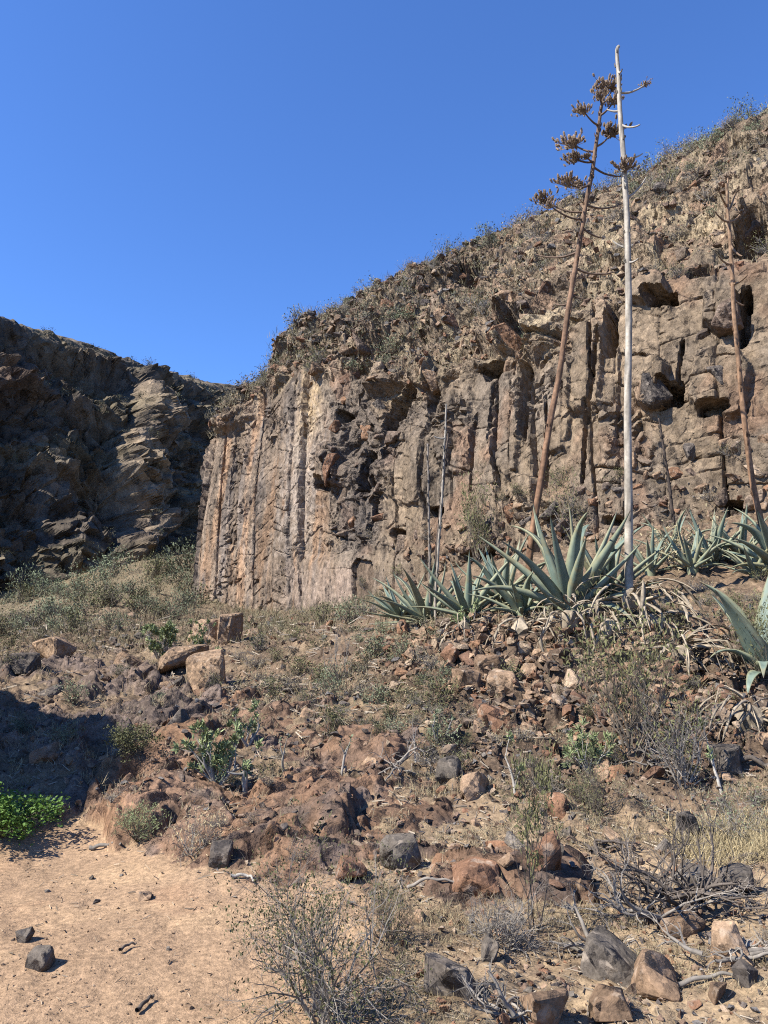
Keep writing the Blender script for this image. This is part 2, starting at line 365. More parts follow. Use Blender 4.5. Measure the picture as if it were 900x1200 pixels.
# lava outcrop: rounded, cracked lumps running down to the sand
lx = GX + .25 * fbm(GX * 1.4, GY * 1.4, 0, 3, 51); ly = GY + .25 * fbm(GX * 1.4, GY * 1.4, 0, 3, 57)
f1, e1, r1 = facet(lx * .9 + ly * .3, ly - .3 * lx, .95, .7, 61, .13, .32, .22)
f2, e2, r2 = facet(lx, ly, .30, .24, 63, .05, .4, .3)
rk = f1 + f2 - .06 * np.exp(-(e1 / .10) ** 2) - .014 * np.exp(-(e2 / .13) ** 2) + .07 * fbm(GX * 1.6, GY * 1.6, 0, 5, 66) + .012 * fbm(GX * 12, GY * 12, 0, 4, 69, .6)
red = .15 * (m_red - .5)*1.0 * (m_red > 0.01) + rk * .85
# stream bed: shelves of worn dark lava
st_ = GZ * 3.2 + .9 * fbm(GX * .7, GY * .7, 0, 3, 71); fl = np.floor(st_); fr = st_ - fl
ter = ((fl + sstep(.55, .95, fr)) - st_) / 3.2
f3, e3, r3 = facet(lx * 1.0, ly, 1.1, .6, 81, .14, .26, .2)
bed = .16 * (m_bed - .45) * (m_bed > .01) + ter * 1.5 + f3 - .07 * np.exp(-(e3 / .08) ** 2) + f2 * .8 + .07 * fbm(GX * 2.5, GY * 2.5, 0, 5, 86) + .02 * fbm(GX * 12, GY * 12, 0, 3, 89)
pat = .22 * (m_patch - .55) * (m_patch > .01) + rk * .5
hs = np.stack([soil, np.where(m_red > .02, red, -9), np.where(m_bed > .02, bed, -9), np.where(m_patch > .02, pat, -9)])
which = hs.argmax(0); GD = hs.max(0)
SAND_C = (.41, .272, .165)
gc = np.zeros(GX.shape + (3,)) + np.array((.215, .148, .095))
gc = mixc(gc, (.27, .195, .122), sstep(-.2, .5, fbm(GX * .8, GY * .8, 0, 4, 101)))
gc = gc * (.72 + .56 * rS[..., 3:4]) * (.8 + .4 * rT[..., 3:4])
gc = mixc(gc * .9, (.12, .082, .056), m_talus * .8)
gc = mixc(gc, (.37, .268, .165), m_front * (.45 + .55 * sstep(-.3, .3, fbm(GX * 2, GY * 2, 0, 4, 103))))
gc = mixc(gc, (.27, .215, .125), m_far * .7)
sc_ = np.array(SAND_C) * (1 + .10 * fbm(GX * 1.2, GY * 1.2, 0, 5, 107))[..., None]
sc_ = mixc(sc_, (.40, .245, .145), sstep(.1, .55, fbm(GX * .9 + 11, GY * 1.1, 0, 5, 109)) * .6)
sc_ = mixc(sc_, (.52, .35, .205), sstep(.0, .5, fbm(GX * .7 + 3, GY * 1.6, 0, 4, 111)) * .7)
gc = gc * (1 - m_sand[..., None]) + sc_ * m_sand[..., None]
rc = np.zeros(gc.shape) + np.array((.215, .132, .085)); rc = mixc(rc, (.265, .155, .092), sstep(-.1, .5, fbm(GX * 1.5, GY * 1.5, 0, 4, 113)))
rc = mixc(rc, (.16, .115, .09), sstep(.0, .6, fbm(GX * 2.2 + 9, GY * 2.2, 0, 4, 117))); rc = rc * (.8 + .4 * r1[..., 3:4]) * (.85 + .3 * r2[..., 3:4])
bc = np.zeros(gc.shape) + np.array((.175, .13, .105)); bc = mixc(bc, (.23, .165, .125), sstep(-.1, .5, fbm(GX * 1.5, GY * 1.5, 0, 4, 119))); bc = bc * (.75 + .5 * r3[..., 3:4])
gc = np.where((which == 1)[..., None] | (which == 3)[..., None], rc, gc); gc = np.where((which == 2)[..., None], bc, gc)
GZ = GZ + GD
GP = np.stack([GX, GY, GZ], -1)
ground = link('ground', np_mesh('ground', GP, grid_faces(*GX.shape), None, gc, True), M['ground'])
ground.data.materials.append(M['lava']); ground.data.materials.append(M['sand'])
mi_ = np.where(which > 0, 1, np.where(m_sand > .5, 2, 0))[:-1, :-1].astype(np.int32).ravel(); ground.data.polygons.foreach_set('material_index', mi_)
tag(ground, 'sandy canyon floor rising into brown lava rock and stony slope', 'ground', kind='structure')
GN = grid_normals(GP); GN *= np.sign(GN[..., 2:3] + 1e-9)
far = bmesh.new(); bmesh.ops.create_grid(far, x_segments=24, y_segments=24, size=600)  # unseen sheet added to keep light from coming up from below
for v in far.verts: v.co.z = -1.4 + .3 * math.sin(v.co.x * .02) * math.cos(v.co.y * .03)
fm = bpy.data.meshes.new('terrain'); far.to_mesh(fm); far.free()
M['plain'] = simple('under_sheet', (.27, .20, .135), scale=.5)
tag(link('terrain', fm, M['plain']), 'unseen brown sheet added under and beyond the canyon against light from below', 'terrain', kind='structure')
def ground_at(x, y):
    a, r = math.atan2(x, y), math.hypot(x, y)
    j = np.interp(a, az, np.arange(len(az))); i = np.interp(r, rr, np.arange(len(rr)))
    i0, j0 = min(int(i), len(rr) - 2), min(int(j), len(az) - 2); fi, fj = i - i0, j - j0
    return float((GZ[i0, j0] * (1 - fj) + GZ[i0, j0 + 1] * fj) * (1 - fi) + (GZ[i0 + 1, j0] * (1 - fj) + GZ[i0 + 1, j0 + 1] * fj) * fi)

# ------------------------------------------------------------------ swept rock faces (cliff, far hill)
def catmull(K, t):
    """K (n, k, 3) knots, t in [0, n-1] -> (len t, k, 3)"""
    n = len(K); i = np.clip(np.floor(t).astype(int), 0, n - 2); f = (t - i)[:, None, None]
    p0, p1, p2, p3 = K[np.maximum(i - 1, 0)], K[i], K[i + 1], K[np.minimum(i + 2, n - 1)]
    return 0.5 * (2 * p1 + (p2 - p0) * f + (2 * p0 - 5 * p1 + 4 * p2 - p3) * f ** 2 + (3 * p1 - p0 - 3 * p2 + p3) * f ** 3)
def sweep(knots, tu, tv):
    C = catmull(np.array(knots), tu)                     # (nu, k, 3)
    i = np.clip(np.floor(tv).astype(int), 0, C.shape[1] - 2); f = (tv - i)[None, :, None]
    P = C[:, i] * (1 - f) + C[:, i + 1] * f
    return np.transpose(P, (1, 0, 2))                    # (nv, nu, 3)
CL = []
def crow(bx, by, bY, tx, ty, tY, sx, sy, sY):
    b, t, s = at(bx, by, bY), at(tx, ty, tY), at(sx, sy, sY)
    m = (b + t) / 2 + np.array((-.12, -.12, 0)); sm = (t + s) / 2 + np.array((0, 0, .25))
    back = s + np.array((6, 10, 1.0))
    dn = b + np.array((-.5, -.5, -2.2))
    CL.append([dn, b, m, t, sm, s, s + np.array((1.6, 2.6, .7)), back])
def wrap(b, t, s):
    b, t, s = map(np.array, (b, t, s)); CL.append([b + (-.3, 0, -2.5), b, (b + t) / 2, t, (t + s) / 2, s, s + (2.5, 0, .3), s + (9, 0, .8)])
wrap((-3., 47, 1), (-1.5, 47, 10), (0., 47, 12))
wrap((-7., 36, 1), (-5.6, 36.2, 9.2), (-4.4, 37, 11.2))
crow(226, 712, 31.5, 254, 518, 32.2, 290, 478, 34)
crow(262, 716, 29.8, 288, 478, 31.0, 318, 450, 33.5)
crow(310, 716, 28.2, 338, 432, 29.8, 352, 408, 33)
crow(370, 713, 25.8, 380, 420, 27.2, 394, 370, 33)
crow(445, 701, 23.2, 456, 444, 24.5, 474, 318, 34)
crow(540, 667, 20.5, 545, 432, 21.6, 560, 286, 35)
crow(650, 642, 18.2, 650, 380, 19.2, 655, 244, 34)
crow(760, 617, 16.6, 760, 340, 17.6, 775, 192, 33)
crow(900, 602, 15.1, 900, 305, 16.0, 905, 128, 32)
crow(1100, 585, 13.4, 1100, 245, 14.2, 1110, 30, 30)
crow(1500, 560, 11.0, 1500, 150, 11.6, 1500, -100, 26)
NU, NV = 800, 540
tu = np.concatenate([np.linspace(0, 1.2, 30)[:-1], np.linspace(1.2, 10.25, NU - 70), np.linspace(10.25, 12, 42)[1:]])
tv = np.concatenate([np.linspace(0, .8, 10)[:-1], np.linspace(.8, 3.05, 300)[:-1], np.linspace(3.05, 5.1, 205)[:-1], np.linspace(5.1, 7, 26)])
CB = sweep(CL, tu, tv)
# smooth the knee where the face turns into the slope
for _ in range(6): CB[1:-1] = (CB[:-2] + 2 * CB[1:-1] + CB[2:]) / 4
cn = grid_normals(CB); cn *= -np.sign((cn * (CB - np.array((0, 0, EYE)))).sum(-1, keepdims=True) + 1e-9)
cn[tv > 4.4] *= np.sign(cn[tv > 4.4][..., 2:3] + 1e-9)      # behind the skyline the outside is still upward
for _ in range(10):
    cn[1:-1] = (cn[:-2] + 2 * cn[1:-1] + cn[2:]) / 4; cn[:, 1:-1] = (cn[:, :-2] + 2 * cn[:, 1:-1] + cn[:, 2:]) / 4
cn /= np.linalg.norm(cn, axis=-1, keepdims=True)
CS = np.concatenate([np.zeros((len(tv), 1)), np.cumsum(np.linalg.norm(np.diff(CB, axis=1), axis=-1), 1)], 1)
CS = np.broadcast_to(CS[200], CS.shape)                   # metres along the wall
CH = CB[..., 2] + .35 * np.maximum(0, tv[:, None] - 3.0) * 4   # metres up
PX, PY = project(CB)
TVV = np.broadcast_to(tv[:, None], PX.shape)
wob = .38 * fbm(CS * .35, CH * .2, 0, 4, 201)
wf = 1 - sstep(2.75, 3.12, TVV + wob)                      # 1 on the wall, 0 on the slope above
foot = 1 - sstep(.95, 1.35, TVV + .5 * wob)
smooth_l = 1 - sstep(372, 392, PX + 12 * fbm(CS * .5, CH * .5, 0, 2, 205))   # the smoother wall at the far end
fault = poly_mask(PX + 8 * fbm(CS, CH, 0, 3, 207), PY, [(392, 650), (378, 560), (388, 470), (440, 420), (520, 440), (500, 480), (455, 560), (445, 640)], 20)
bs = CS + .16 * fbm(CS * .4, CH * .35, 0, 3, 211); bh = CH + .5 * fbm(CS * .5, CH * .5, 0, 3, 215)
# basalt columns: flat or keeled faces between upright joints, each broken by cross joints into blocks
rc_ = np.random.RandomState(33)
bnd = [0.0]
s_left = float(np.interp(380, PX[200], CS[200]))
while bnd[-1] < CS.max() + 2: bnd.append(bnd[-1] + (rc_.uniform(.45, 1.2) if bnd[-1] < s_left else rc_.choice([rc_.uniform(.4, .7), rc_.uniform(.75, 1.4)])))
bnd = np.array(bnd); nb = len(bnd)
ss = CS + .07 * fbm(CS * .5, CH * .22, 0, 3, 211) + (.022 + .05 * smooth_l) * (CH - 5) + .012 * fbm(CS * 4, CH * 4, 0, 2, 212)
ss = np.clip(ss, .01, bnd[-1] - .01)
ci = np.clip(np.searchsorted(bnd, ss) - 1, 0, nb - 2)
cw = bnd[ci + 1] - bnd[ci]; xx = ss - (bnd[ci] + bnd[ci + 1]) / 2; de = np.minimum(ss - bnd[ci], bnd[ci + 1] - ss)
cD = rc_.normal(size=nb) * .06; cA = rc_.uniform(-.13, .13, nb); cK = np.where(rc_.rand(nb) < .3, rc_.uniform(.08, .2, nb), 0); cSp = rc_.uniform(.45, 2.6, nb); cJ = rc_.uniform(-.6, .6, nb); cT = rc_.rand(nb)
near_b = np.where(ss - bnd[ci] < bnd[ci + 1] - ss, ci, ci + 1); cG = rc_.choice([.04, .08, .2, .4, .7], nb, p=[.25, .25, .2, .18, .12])
hq = (CH + cJ[ci] * xx + .03 * fbm(CS * 2, CH * 2, 0, 2, 214)) / cSp[ci]
kq = np.floor(hq).astype(np.int64)
def jr(i, k): return RND[(i * 7919 + k * 104729 + 31) & 65535]
b0 = kq + .7 * (jr(ci, kq)[..., 0] - .5); b1 = kq + 1 + .7 * (jr(ci, kq + 1)[..., 0] - .5)
bid = np.where(hq < b0, kq - 1, np.where(hq >= b1, kq + 1, kq)); dh = np.minimum(np.abs(hq - b0), np.abs(hq - b1)) * cSp[ci]
br_ = jr(ci + 400, bid)
sm = 1 - .5 * smooth_l
c1 = cD[ci] + cA[ci] * xx - cK[ci] * np.abs(xx)
c2 = (1 - .35 * smooth_l) * (.065 * (br_[..., 0] - .5) + .10 * (br_[..., 1] - .5) * xx + .07 * (br_[..., 2] - .5) * ((hq - bid - .5) * cSp[ci]))
gate = sstep(-.25, .3, fbm(CS * .5, CH * .3, 0, 3, 233)); gate2 = sstep(-.1, .4, fbm(CS * 1.1, CH * 1.1, 0, 3, 237))
c3, k3, q3 = facet(CS, bh + .04 * fbm(CS * 4, CH * 4, 0, 2, 9), .30, .22, 229, .02, .28, .12)
broken = sstep(.15, .45, fbm(CS * .45 + 7, CH * .45, 0, 4, 239)) * (1 - .3 * smooth_l)
cGn = np.where(smooth_l > .5, np.minimum(cG[near_b], .28), cG[near_b])
wall = c1 * (.65 + .45 * smooth_l) + c2 - cGn * (.3 + .7 * gate) * np.exp(-(de / .032) ** 2) - (.016 + .13 * gate2 * br_[..., 3] ** 2) * np.exp(-(dh / .03) ** 2) + c3 * (.45 + 2.2 * broken)
wall = wall + .10 * fbm(CS * .3, CH * .2, 0, 3, 241) + .008 * fbm(CS * 6, CH * 6, 0, 3, 245, .6)
q1 = np.repeat(cT[ci][..., None], 4, -1); q2 = br_
s1, j1, p1 = facet(bs, bh, 1.5, 1.1, 251, .36, .25, .16)
s2, j2, p2 = facet(bs, bh, .55, .42, 255, .15, .4, .2)
s3, j3, p3 = facet(bs, bh, .22, .19, 259, .05, .3, .4)
lt = CH * .42 + .5 * fbm(CS * .15, CH * .1, 0, 3, 265); lf = lt - np.floor(lt); ledge = np.clip((lf - .1) / .15, 0, 1) - lf
lg = sstep(-.1, .35, fbm(CS * .22, CH * .3, 0, 3, 266))
heap = .8 * ledge * lg + s1 * .7 + s2 * .8 - .10 * np.exp(-(j2 / .12) ** 2) + s3 + .45 * fbm(CS * .35, CH * .35, 0, 4, 263) + .05 * fbm(CS * 5, CH * 5, 0, 4, 267, .6)
rough_low = foot * (s2 * .3 + s3 * .5)
CD = wf * wall + (1 - wf) * heap * (1 - .6 * sstep(4.5, 4.95, TVV)) + rough_low * wf + fault * wf * (s1 * .5 + s2 * .6 + s3 * .4)
CD = CD * sstep(.0, .5, TVV + .2)
def ell(cx, cy, rx, ry, rot=0.0, sharp=.10, nz=.22):
    c, s = math.cos(rot), math.sin(rot); x, y = PX - cx, PY - cy
    x, y = c * x + s * y, -s * x + c * y
    d = ((x / rx) ** 4 + (y / ry) ** 4) ** .25 + NZ * nz
    return (1 - sstep(1 - sharp, 1 + sharp, d)) * (TVV < 4.9)
NZ = fbm(CS * 2.5, CH * 2.5, 0, 3, 271)
HOLES = [(549, 318, 17, 13, -.4, 1.6), (788, 462, 13, 15, 0, .9), (398, 488, 11, 8, .3, .9), (378, 567, 10, 8, .5, .8), (578, 434, 14, 9, -.6, 1.0), (606, 393, 16, 16, -.3, 1.1),
 (468, 480, 7, 30, .5, .8), (455, 520, 6, 20, .35, .7), (430, 555, 7, 24, .25, .7), (510, 455, 5, 26, .2, .6), (616, 470, 6, 48, .05, .65), (576, 480, 4, 34, .05, .5), (553, 530, 3.5, 44, .06, .45),
 (716, 385, 8, 34, .05, .8), (700, 430, 3, 40, .1, .4), (797, 430, 3, 34, .12, .4), (872, 370, 7, 34, .08, .7), (776, 352, 18, 8, -.1, .8), (440, 590, 5, 30, .1, .5), (448, 400, 9, 12, .3, .6),
 (838, 480, 18, 7, -.2, .45), (735, 585, 5, 28, .1, .4), (562, 650, 22, 6, -.1, .5), (650, 655, 20, 5, 0, .4), (640, 520, 3, 55, .07, .35), (685, 520, 3, 50, .07, .3), 
 (428, 436, 12, 6, -.5, .7), (505, 395, 10, 6, -.4, .5), (640, 300, 14, 6, -.4, .5), (500, 330, 10, 6, -.3, .5), (700, 300, 12, 5, -.3, .5), (820, 320, 14, 6, -.3, .6), (880, 285, 22, 9, -.45, 1.2), (720, 610, 16, 5, .1, .4), (860, 590, 16, 5, .1, .4), (510, 600, 9, 6, 0, .5), (466, 625, 9, 6, .3, .5)]
hole = np.zeros(PX.shape)
for cx, cy, rx, ry, ro, dp in HOLES: hole = np.maximum(hole, dp * (1.5 if rx > 6 else .8) * ell(cx, cy, rx if rx > 6 else max(rx * .75, 2.4), ry, ro))
BUMPS = [(765, 452, 22, 26, 0, .55), (845, 448, 33, 38, .2, .40), (850, 368, 24, 22, 0, .5), (480, 545, 34, 44, .5, .22), (655, 470, 16, 60, .05, .22), (690, 430, 20, 55, .06, .3), (595, 500, 16, 60, .05, .25), (535, 500, 17, 55, .06, .22),
 (425, 402, 26, 17, -.1, .7), (584, 392, 22, 22, 0, .6), (500, 440, 14, 16, .4, .45), (760, 345, 24, 15, 0, .5), (385, 545, 16, 24, 0, .4), (884, 258, 34, 26, -.4, .9), (715, 470, 10, 60, .05, .2)]
for cx, cy, rx, ry, ro, dp in BUMPS: CD = CD + dp * .7 * ell(cx, cy, rx, ry, ro, .10, .14)
CD = CD - hole
low_ = sstep(645, 662, PY) * sstep(325, 350, PX) * sstep(500, 470, PX); CD = CD * (1 - .75 * low_) + .10 * low_
# the hewn recess and the pale broken panels beside it
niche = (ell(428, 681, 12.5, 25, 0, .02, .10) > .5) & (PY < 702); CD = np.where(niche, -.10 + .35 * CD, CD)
panel = ((PX > 384) & (PX < 414) & (PY > 666) & (PY < 708)); CD = np.where(panel, CD * .3 + .05, CD)
CP_ = CB + cn * CD[..., None]
cc = np.zeros(PX.shape + (3,)) + np.array((.25, .185, .122))
cc = mixc(cc, (.21, .164, .120), sstep(-.2, .5, fbm(CS * .5, CH * .25, 0, 4, 301)))
cc = mixc(cc, (.265, .165, .105), sstep(.1, .7, fbm(CS * .6 + 5, CH * .5, 0, 4, 305)) * .8)
cc = cc * (.80 + .40 * q1[..., 3:4]) * (.86 + .28 * q2[..., 3:4]) * (.92 + .2 * q3[..., 3:4])
lcol = mixc(np.zeros(cc.shape) + np.array((.265, .196, .138)), (.30, .19, .115), sstep(.0, .5, fbm(CS * 1.2, CH * .2, 0, 4, 308))); lcol = mixc(lcol, (.19, .15, .118), sstep(.05, .5, fbm(CS * 1.6 + 4, CH * .25, 0, 4, 310)))
lcol = lcol * (.75 + .5 * q1[..., 3:4]) * (.85 + .3 * q2[..., 3:4]) * (1 + .35 * fbm(CS * 4, CH * .3, 0, 4, 309)[..., None]); cc = cc * (1 - smooth_l[..., None]) + lcol * smooth_l[..., None]
cc = mixc(cc, (.13, .11, .10), fault * .55 * wf)
cc = mixc(cc, (.50, .36, .20), ell(362, 485, 9, 36, .1, .6, .9) * .8)
cc = mixc(cc, (.42, .34, .27), ell(352, 560, 14, 60, .12, .7, 1.0) * .7)
cc = mixc(cc, (.40, .30, .225), (panel & (PX > 396)) * .8 + ell(370, 690, 30, 22, 0, .5, .8) * .6 * (~panel))
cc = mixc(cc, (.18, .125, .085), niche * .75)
cc = mixc(cc, (.33, .245, .185), (~niche) * ell(405, 685, 30, 26, 0, .5, .5) * .6)
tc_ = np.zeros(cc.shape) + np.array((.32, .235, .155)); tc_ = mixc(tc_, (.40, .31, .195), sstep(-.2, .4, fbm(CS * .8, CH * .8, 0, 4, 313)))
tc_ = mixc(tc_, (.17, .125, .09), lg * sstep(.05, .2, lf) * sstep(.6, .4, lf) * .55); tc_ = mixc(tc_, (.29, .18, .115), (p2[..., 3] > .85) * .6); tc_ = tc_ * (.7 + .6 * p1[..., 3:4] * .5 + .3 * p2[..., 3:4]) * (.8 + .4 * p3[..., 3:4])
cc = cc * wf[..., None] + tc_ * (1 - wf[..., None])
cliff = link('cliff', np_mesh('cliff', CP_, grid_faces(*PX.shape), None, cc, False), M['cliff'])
cliff.data.materials.append(M['slope']); cliff.data.polygons.foreach_set('material_index', ((wf < .5) | (fault * wf > .6))[:-1, :-1].astype(np.int32).ravel())
tag(cliff, 'brown columnar basalt cliff with rubble slope and scrub on top', 'cliff', kind='structure')
CNN = grid_normals(CP_); CNN *= -np.sign((cn * -1 * CNN).sum(-1, keepdims=True) + 1e-9)

# far hill across the valley
HL = []
def hrow(*pts):
    P = [at(*p) for p in pts]
    top = P[-1]
    HL.append([P[0] + (0, -1, -4)] + P + [top + np.array((-7, 3, 2.6)), top + np.array((-60, 10, 8))])
hrow((-330, 740, 40), (-330, 725, 42), (-330, 705, 43), (-330, 690, 44), (-330, 670, 45))
hrow((-120, 725, 40), (-120, 660, 42), (-120, 590, 44), (-120, 530, 46), (-120, 470, 48))
hrow((-30, 706, 43), (-30, 610, 45), (-30, 530, 48), (-30, 455, 50), (-30, 364, 52))
hrow((0, 704, 45), (0, 610, 47), (0, 540, 50), (0, 465, 52), (0, 373, 54))
hrow((70, 699, 49), (72, 610, 51), (74, 540, 54), (80, 470, 57), (62, 393, 60))
hrow((130, 680, 52), (140, 610, 55), (146, 540, 58), (150, 470, 62), (130, 414, 66))
hrow((190, 667, 60), (195, 600, 64), (200, 540, 68), (205, 480, 73), (195, 437, 77))
hrow((240, 655, 76), (245, 600, 80), (250, 550, 84), (255, 490, 88), (245, 452, 92))
hrow((300, 640, 105), (300, 600, 108), (300, 560, 112), (300, 500, 116), (295, 460, 120))
hrow((420, 640, 135), (420, 600, 138), (420, 560, 140), (420, 520, 143), (420, 480, 146))
hu = np.concatenate([np.linspace(0, 2, 50)[:-1], np.linspace(2, 8.3, 290), np.linspace(8.3, 9, 10)[1:]])
hv = np.concatenate([np.linspace(0, 5.2, 270)[:-1], np.linspace(5.2, 7, 30)])
HB = sweep(HL, hu, hv)
for _ in range(8): HB[1:-1] = (HB[:-2] + 2 * HB[1:-1] + HB[2:]) / 4
hn = grid_normals(HB); hn *= -np.sign((hn * (HB - np.array((0, 0, EYE)))).sum(-1, keepdims=True) + 1e-9)
HX, HY = project(HB); HS = HB[..., 1] * 1.0 + HB[..., 0] * .3; HH = HB[..., 2]
hw = sstep(.0, 1, hv[:, None] + 0 * HX)
strat = HH * .16 + .35 * fbm(HS * .05, HH * .05, 0, 3, 401); sf = strat - np.floor(strat)
h1, g1, w1 = facet(HS + 2 * fbm(HS * .1, HH * .1, 0, 3, 403), HH, 6, 9, 405, 1.0, .2, .2)
h2, g2, w2 = facet(HS, HH, 2.2, 1.8, 407, .5, .3, .15)
h3, g3, w3 = facet(HS, HH, .8, .7, 409, .2, .4, .15)
gul = np.abs(perlin2(HS * .16 + .6 * fbm(HS * .05, HH * .12, 0, 3, 413), HH * .03, 415))
HD = hw * (1 - .75 * sstep(4.5, 5.0, hv[:, None])) * (2.6 * (np.clip((sf - .35) / .3, 0, 1) - sf) + 1.6 * (.35 - np.minimum(gul, .7)) + h1 * 1.0 + h2 * 1.3 + h3 * 1.8 + 1.4 * fbm(HS * .12, HH * .1, 0, 5, 411))
jit_ = 14 * fbm(HS * .1, HH * .2, 0, 4, 417)
butt = sstep(26, 6, np.abs(HX - 158 + .10 * (HY - 500) + jit_)) * sstep(690, 650, HY) * sstep(440, 475, HY); HD = HD + 3.0 * butt
butt2 = sstep(34, 10, np.abs(HX - 75 + jit_ * 1.5)) * sstep(90, 50, np.abs(HY - 545 + jit_)); HD = HD + .9 * butt2
butt3 = sstep(34, 10, np.abs(HX - 200 + jit_ * 1.5)) * sstep(60, 30, np.abs(HY - 610 + jit_)); HD = HD + 1.6 * butt3
HP = HB + hn * HD[..., None]
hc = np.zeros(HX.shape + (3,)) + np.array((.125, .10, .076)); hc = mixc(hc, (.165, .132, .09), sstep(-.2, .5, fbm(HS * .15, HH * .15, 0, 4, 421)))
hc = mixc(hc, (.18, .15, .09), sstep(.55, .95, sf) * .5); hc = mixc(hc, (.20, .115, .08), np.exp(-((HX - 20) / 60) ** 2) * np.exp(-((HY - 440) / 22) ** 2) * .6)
hc = mixc(hc, (.34, .25, .17), butt * .5); hc = hc * (.7 + .6 * w2[..., 3:4]) * (.8 + .4 * w3[..., 3:4])  # buttress tinted warmer and paler, sun catch put into its colour
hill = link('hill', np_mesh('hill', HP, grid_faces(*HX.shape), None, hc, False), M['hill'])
tag(hill, 'dark shaded rocky hillside with ledges across the valley', 'hill', kind='structure')
HN = grid_normals(HP); HN *= -np.sign((hn * -1 * HN).sum(-1, keepdims=True) + 1e-9)

# the outcrop beside the path whose shadow lies over the stream bed
OB = []
for x, y, h, w in ((-7.3, 3.9, .6, .8), (-7.6, 4.35, 5.8, 1.3), (-8.3, 7.2, 5.6, 1.6), (-9.2, 9.6, 4.3, 1.7), (-10.4, 12.6, 3.0, 1.7), (-11.6, 15.0, 2.4, 1.5), (-12.5, 16.5, .4, 1.0)):
    OB.append([np.array(p) for p in ((x + w, y, -1.), (x + w * .9, y, h * .35), (x + w * .7, y, h * .75), (x + .25 * w, y, h), (x - w * .6, y, h * .95), (x - 2 * w, y, h * .5), (x - 3.2 * w, y, -1.))])
OP = sweep(OB, np.linspace(0, 6, 100), np.linspace(0, 6, 80)); on = grid_normals(OP)
on *= np.sign(((OP - np.array((-10, 9, 1))) * on).sum(-1, keepdims=True))
oa, ob_ = OP[..., 1] + OP[..., 0] * .4, OP[..., 2] * 1.1 - OP[..., 0]
o1, oe, orr = facet(oa, ob_, 1.1, .8, 431, .22, .25, .3); o2, _, or2 = facet(oa, ob_, .35, .3, 433, .08, .3, .4)
OP = OP + on * (o1 + o2 + .2 * fbm(oa * .6, ob_ * .6, 0, 4, 435))[..., None]
oc = (np.zeros(OP.shape) + np.array((.20, .145, .11))) * (.75 + .5 * orr[..., 3:4]) * (.85 + .3 * or2[..., 3:4])
outcrop = link('rock_outcrop', np_mesh('rock_outcrop', OP, grid_faces(*OP.shape[:2]), None, oc, True), M['ground'])
tag(outcrop, 'tall brown rock outcrop shading the stream bed', 'outcrop', kind='structure')

bpy.context.view_layer.update()
from mathutils.bvhtree import BVHTree
_dg = bpy.context.evaluated_depsgraph_get()
TREES = [BVHTree.FromObject(ob, _dg) for ob in (ground, cliff, hill)]
def hit(px, py):
    """where the sight line through a photo pixel meets the rock or the ground"""
    d = Vector(ray(px, py)).normalized(); o = Vector((0, 0, EYE)); best = None
    for tr in TREES:
        p, n, _, _ = tr.ray_cast(o, d)
        if p is not None and (best is None or (p - o).length < (best[0] - o).length): best = (p.copy(), n.copy())
    if best is None: best = (Vector(at(px, py, 30)), Vector((0, 0, 1)))
    if best[1].dot(d) > 0: best = (best[0], -best[1])
    return best
def span(px_size, p):
    """metres that px_size photo pixels span at point p"""
    return px_size / F * (p.y * CP + (p.z - EYE) * SP)
#@@DETAILS@@
# ------------------------------------------------------------------ tubes, twigs, leaves
def tubes(lines, sides=3):
    """lines: list of (points (n,3), radii (n,)) -> verts, quads"""
    V, Q, base = [], [], 0
    ang = np.arange(sides) * 2 * math.pi / sides; ca, sa = np.cos(ang), np.sin(ang)
    for P, R in lines:
        P = np.asarray(P, float); R = np.asarray(R, float); n = len(P)
        T = np.gradient(P, axis=0); T /= np.linalg.norm(T, axis=1)[:, None] + 1e-9
        ref = np.array((0, 0, 1.)) if abs(T[0, 2]) < .8 else np.array((1., 0, 0))
        X = np.cross(T, ref); X /= np.linalg.norm(X, axis=1)[:, None] + 1e-9; Y = np.cross(T, X)
        V.append((P[:, None] + R[:, None, None] * (X[:, None] * ca[None, :, None] + Y[:, None] * sa[None, :, None])).reshape(-1, 3))
        i = base + np.arange(n - 1)[:, None] * sides + np.arange(sides)[None]; k = base + np.arange(n - 1)[:, None] * sides + (np.arange(sides)[None] + 1) % sides
        Q.append(np.stack([i, k, k + sides, i + sides], -1).reshape(-1, 4)); base += n * sides
    return np.concatenate(V), np.concatenate(Q)
def unit(v): return v / (np.linalg.norm(v) + 1e-9)
def grow(rng, p, d, L, r, lev, out, tips, kids=(3, 5), spread=.7, up=.15, shrink=.62, wig=.25, n=5):
    pts, rad = [p], [r]; q = np.array(p, float); d = unit(np.array(d, float))
    for i in range(n):
        d = unit(d + rng.normal(size=3) * wig + np.array((0, 0, up * .3))); q = q + d * L / n; pts.append(q); rad.append(r * (1 - .55 * (i + 1) / n))
    out.append((np.array(pts), np.array(rad)))
    if lev == 0: tips.append((q, d)); return
    for _ in range(rng.randint(kids[0], kids[1] + 1)):
        k = rng.randint(max(1, n // 3), n + 1)
        dd = unit(d + rng.normal(size=3) * spread + np.array((0, 0, up)))
        grow(rng, pts[k], dd, L * shrink * rng.uniform(.75, 1.2), rad[k] * .7, lev - 1, out, tips, kids, spread, up, shrink, wig, max(3, n - 1))
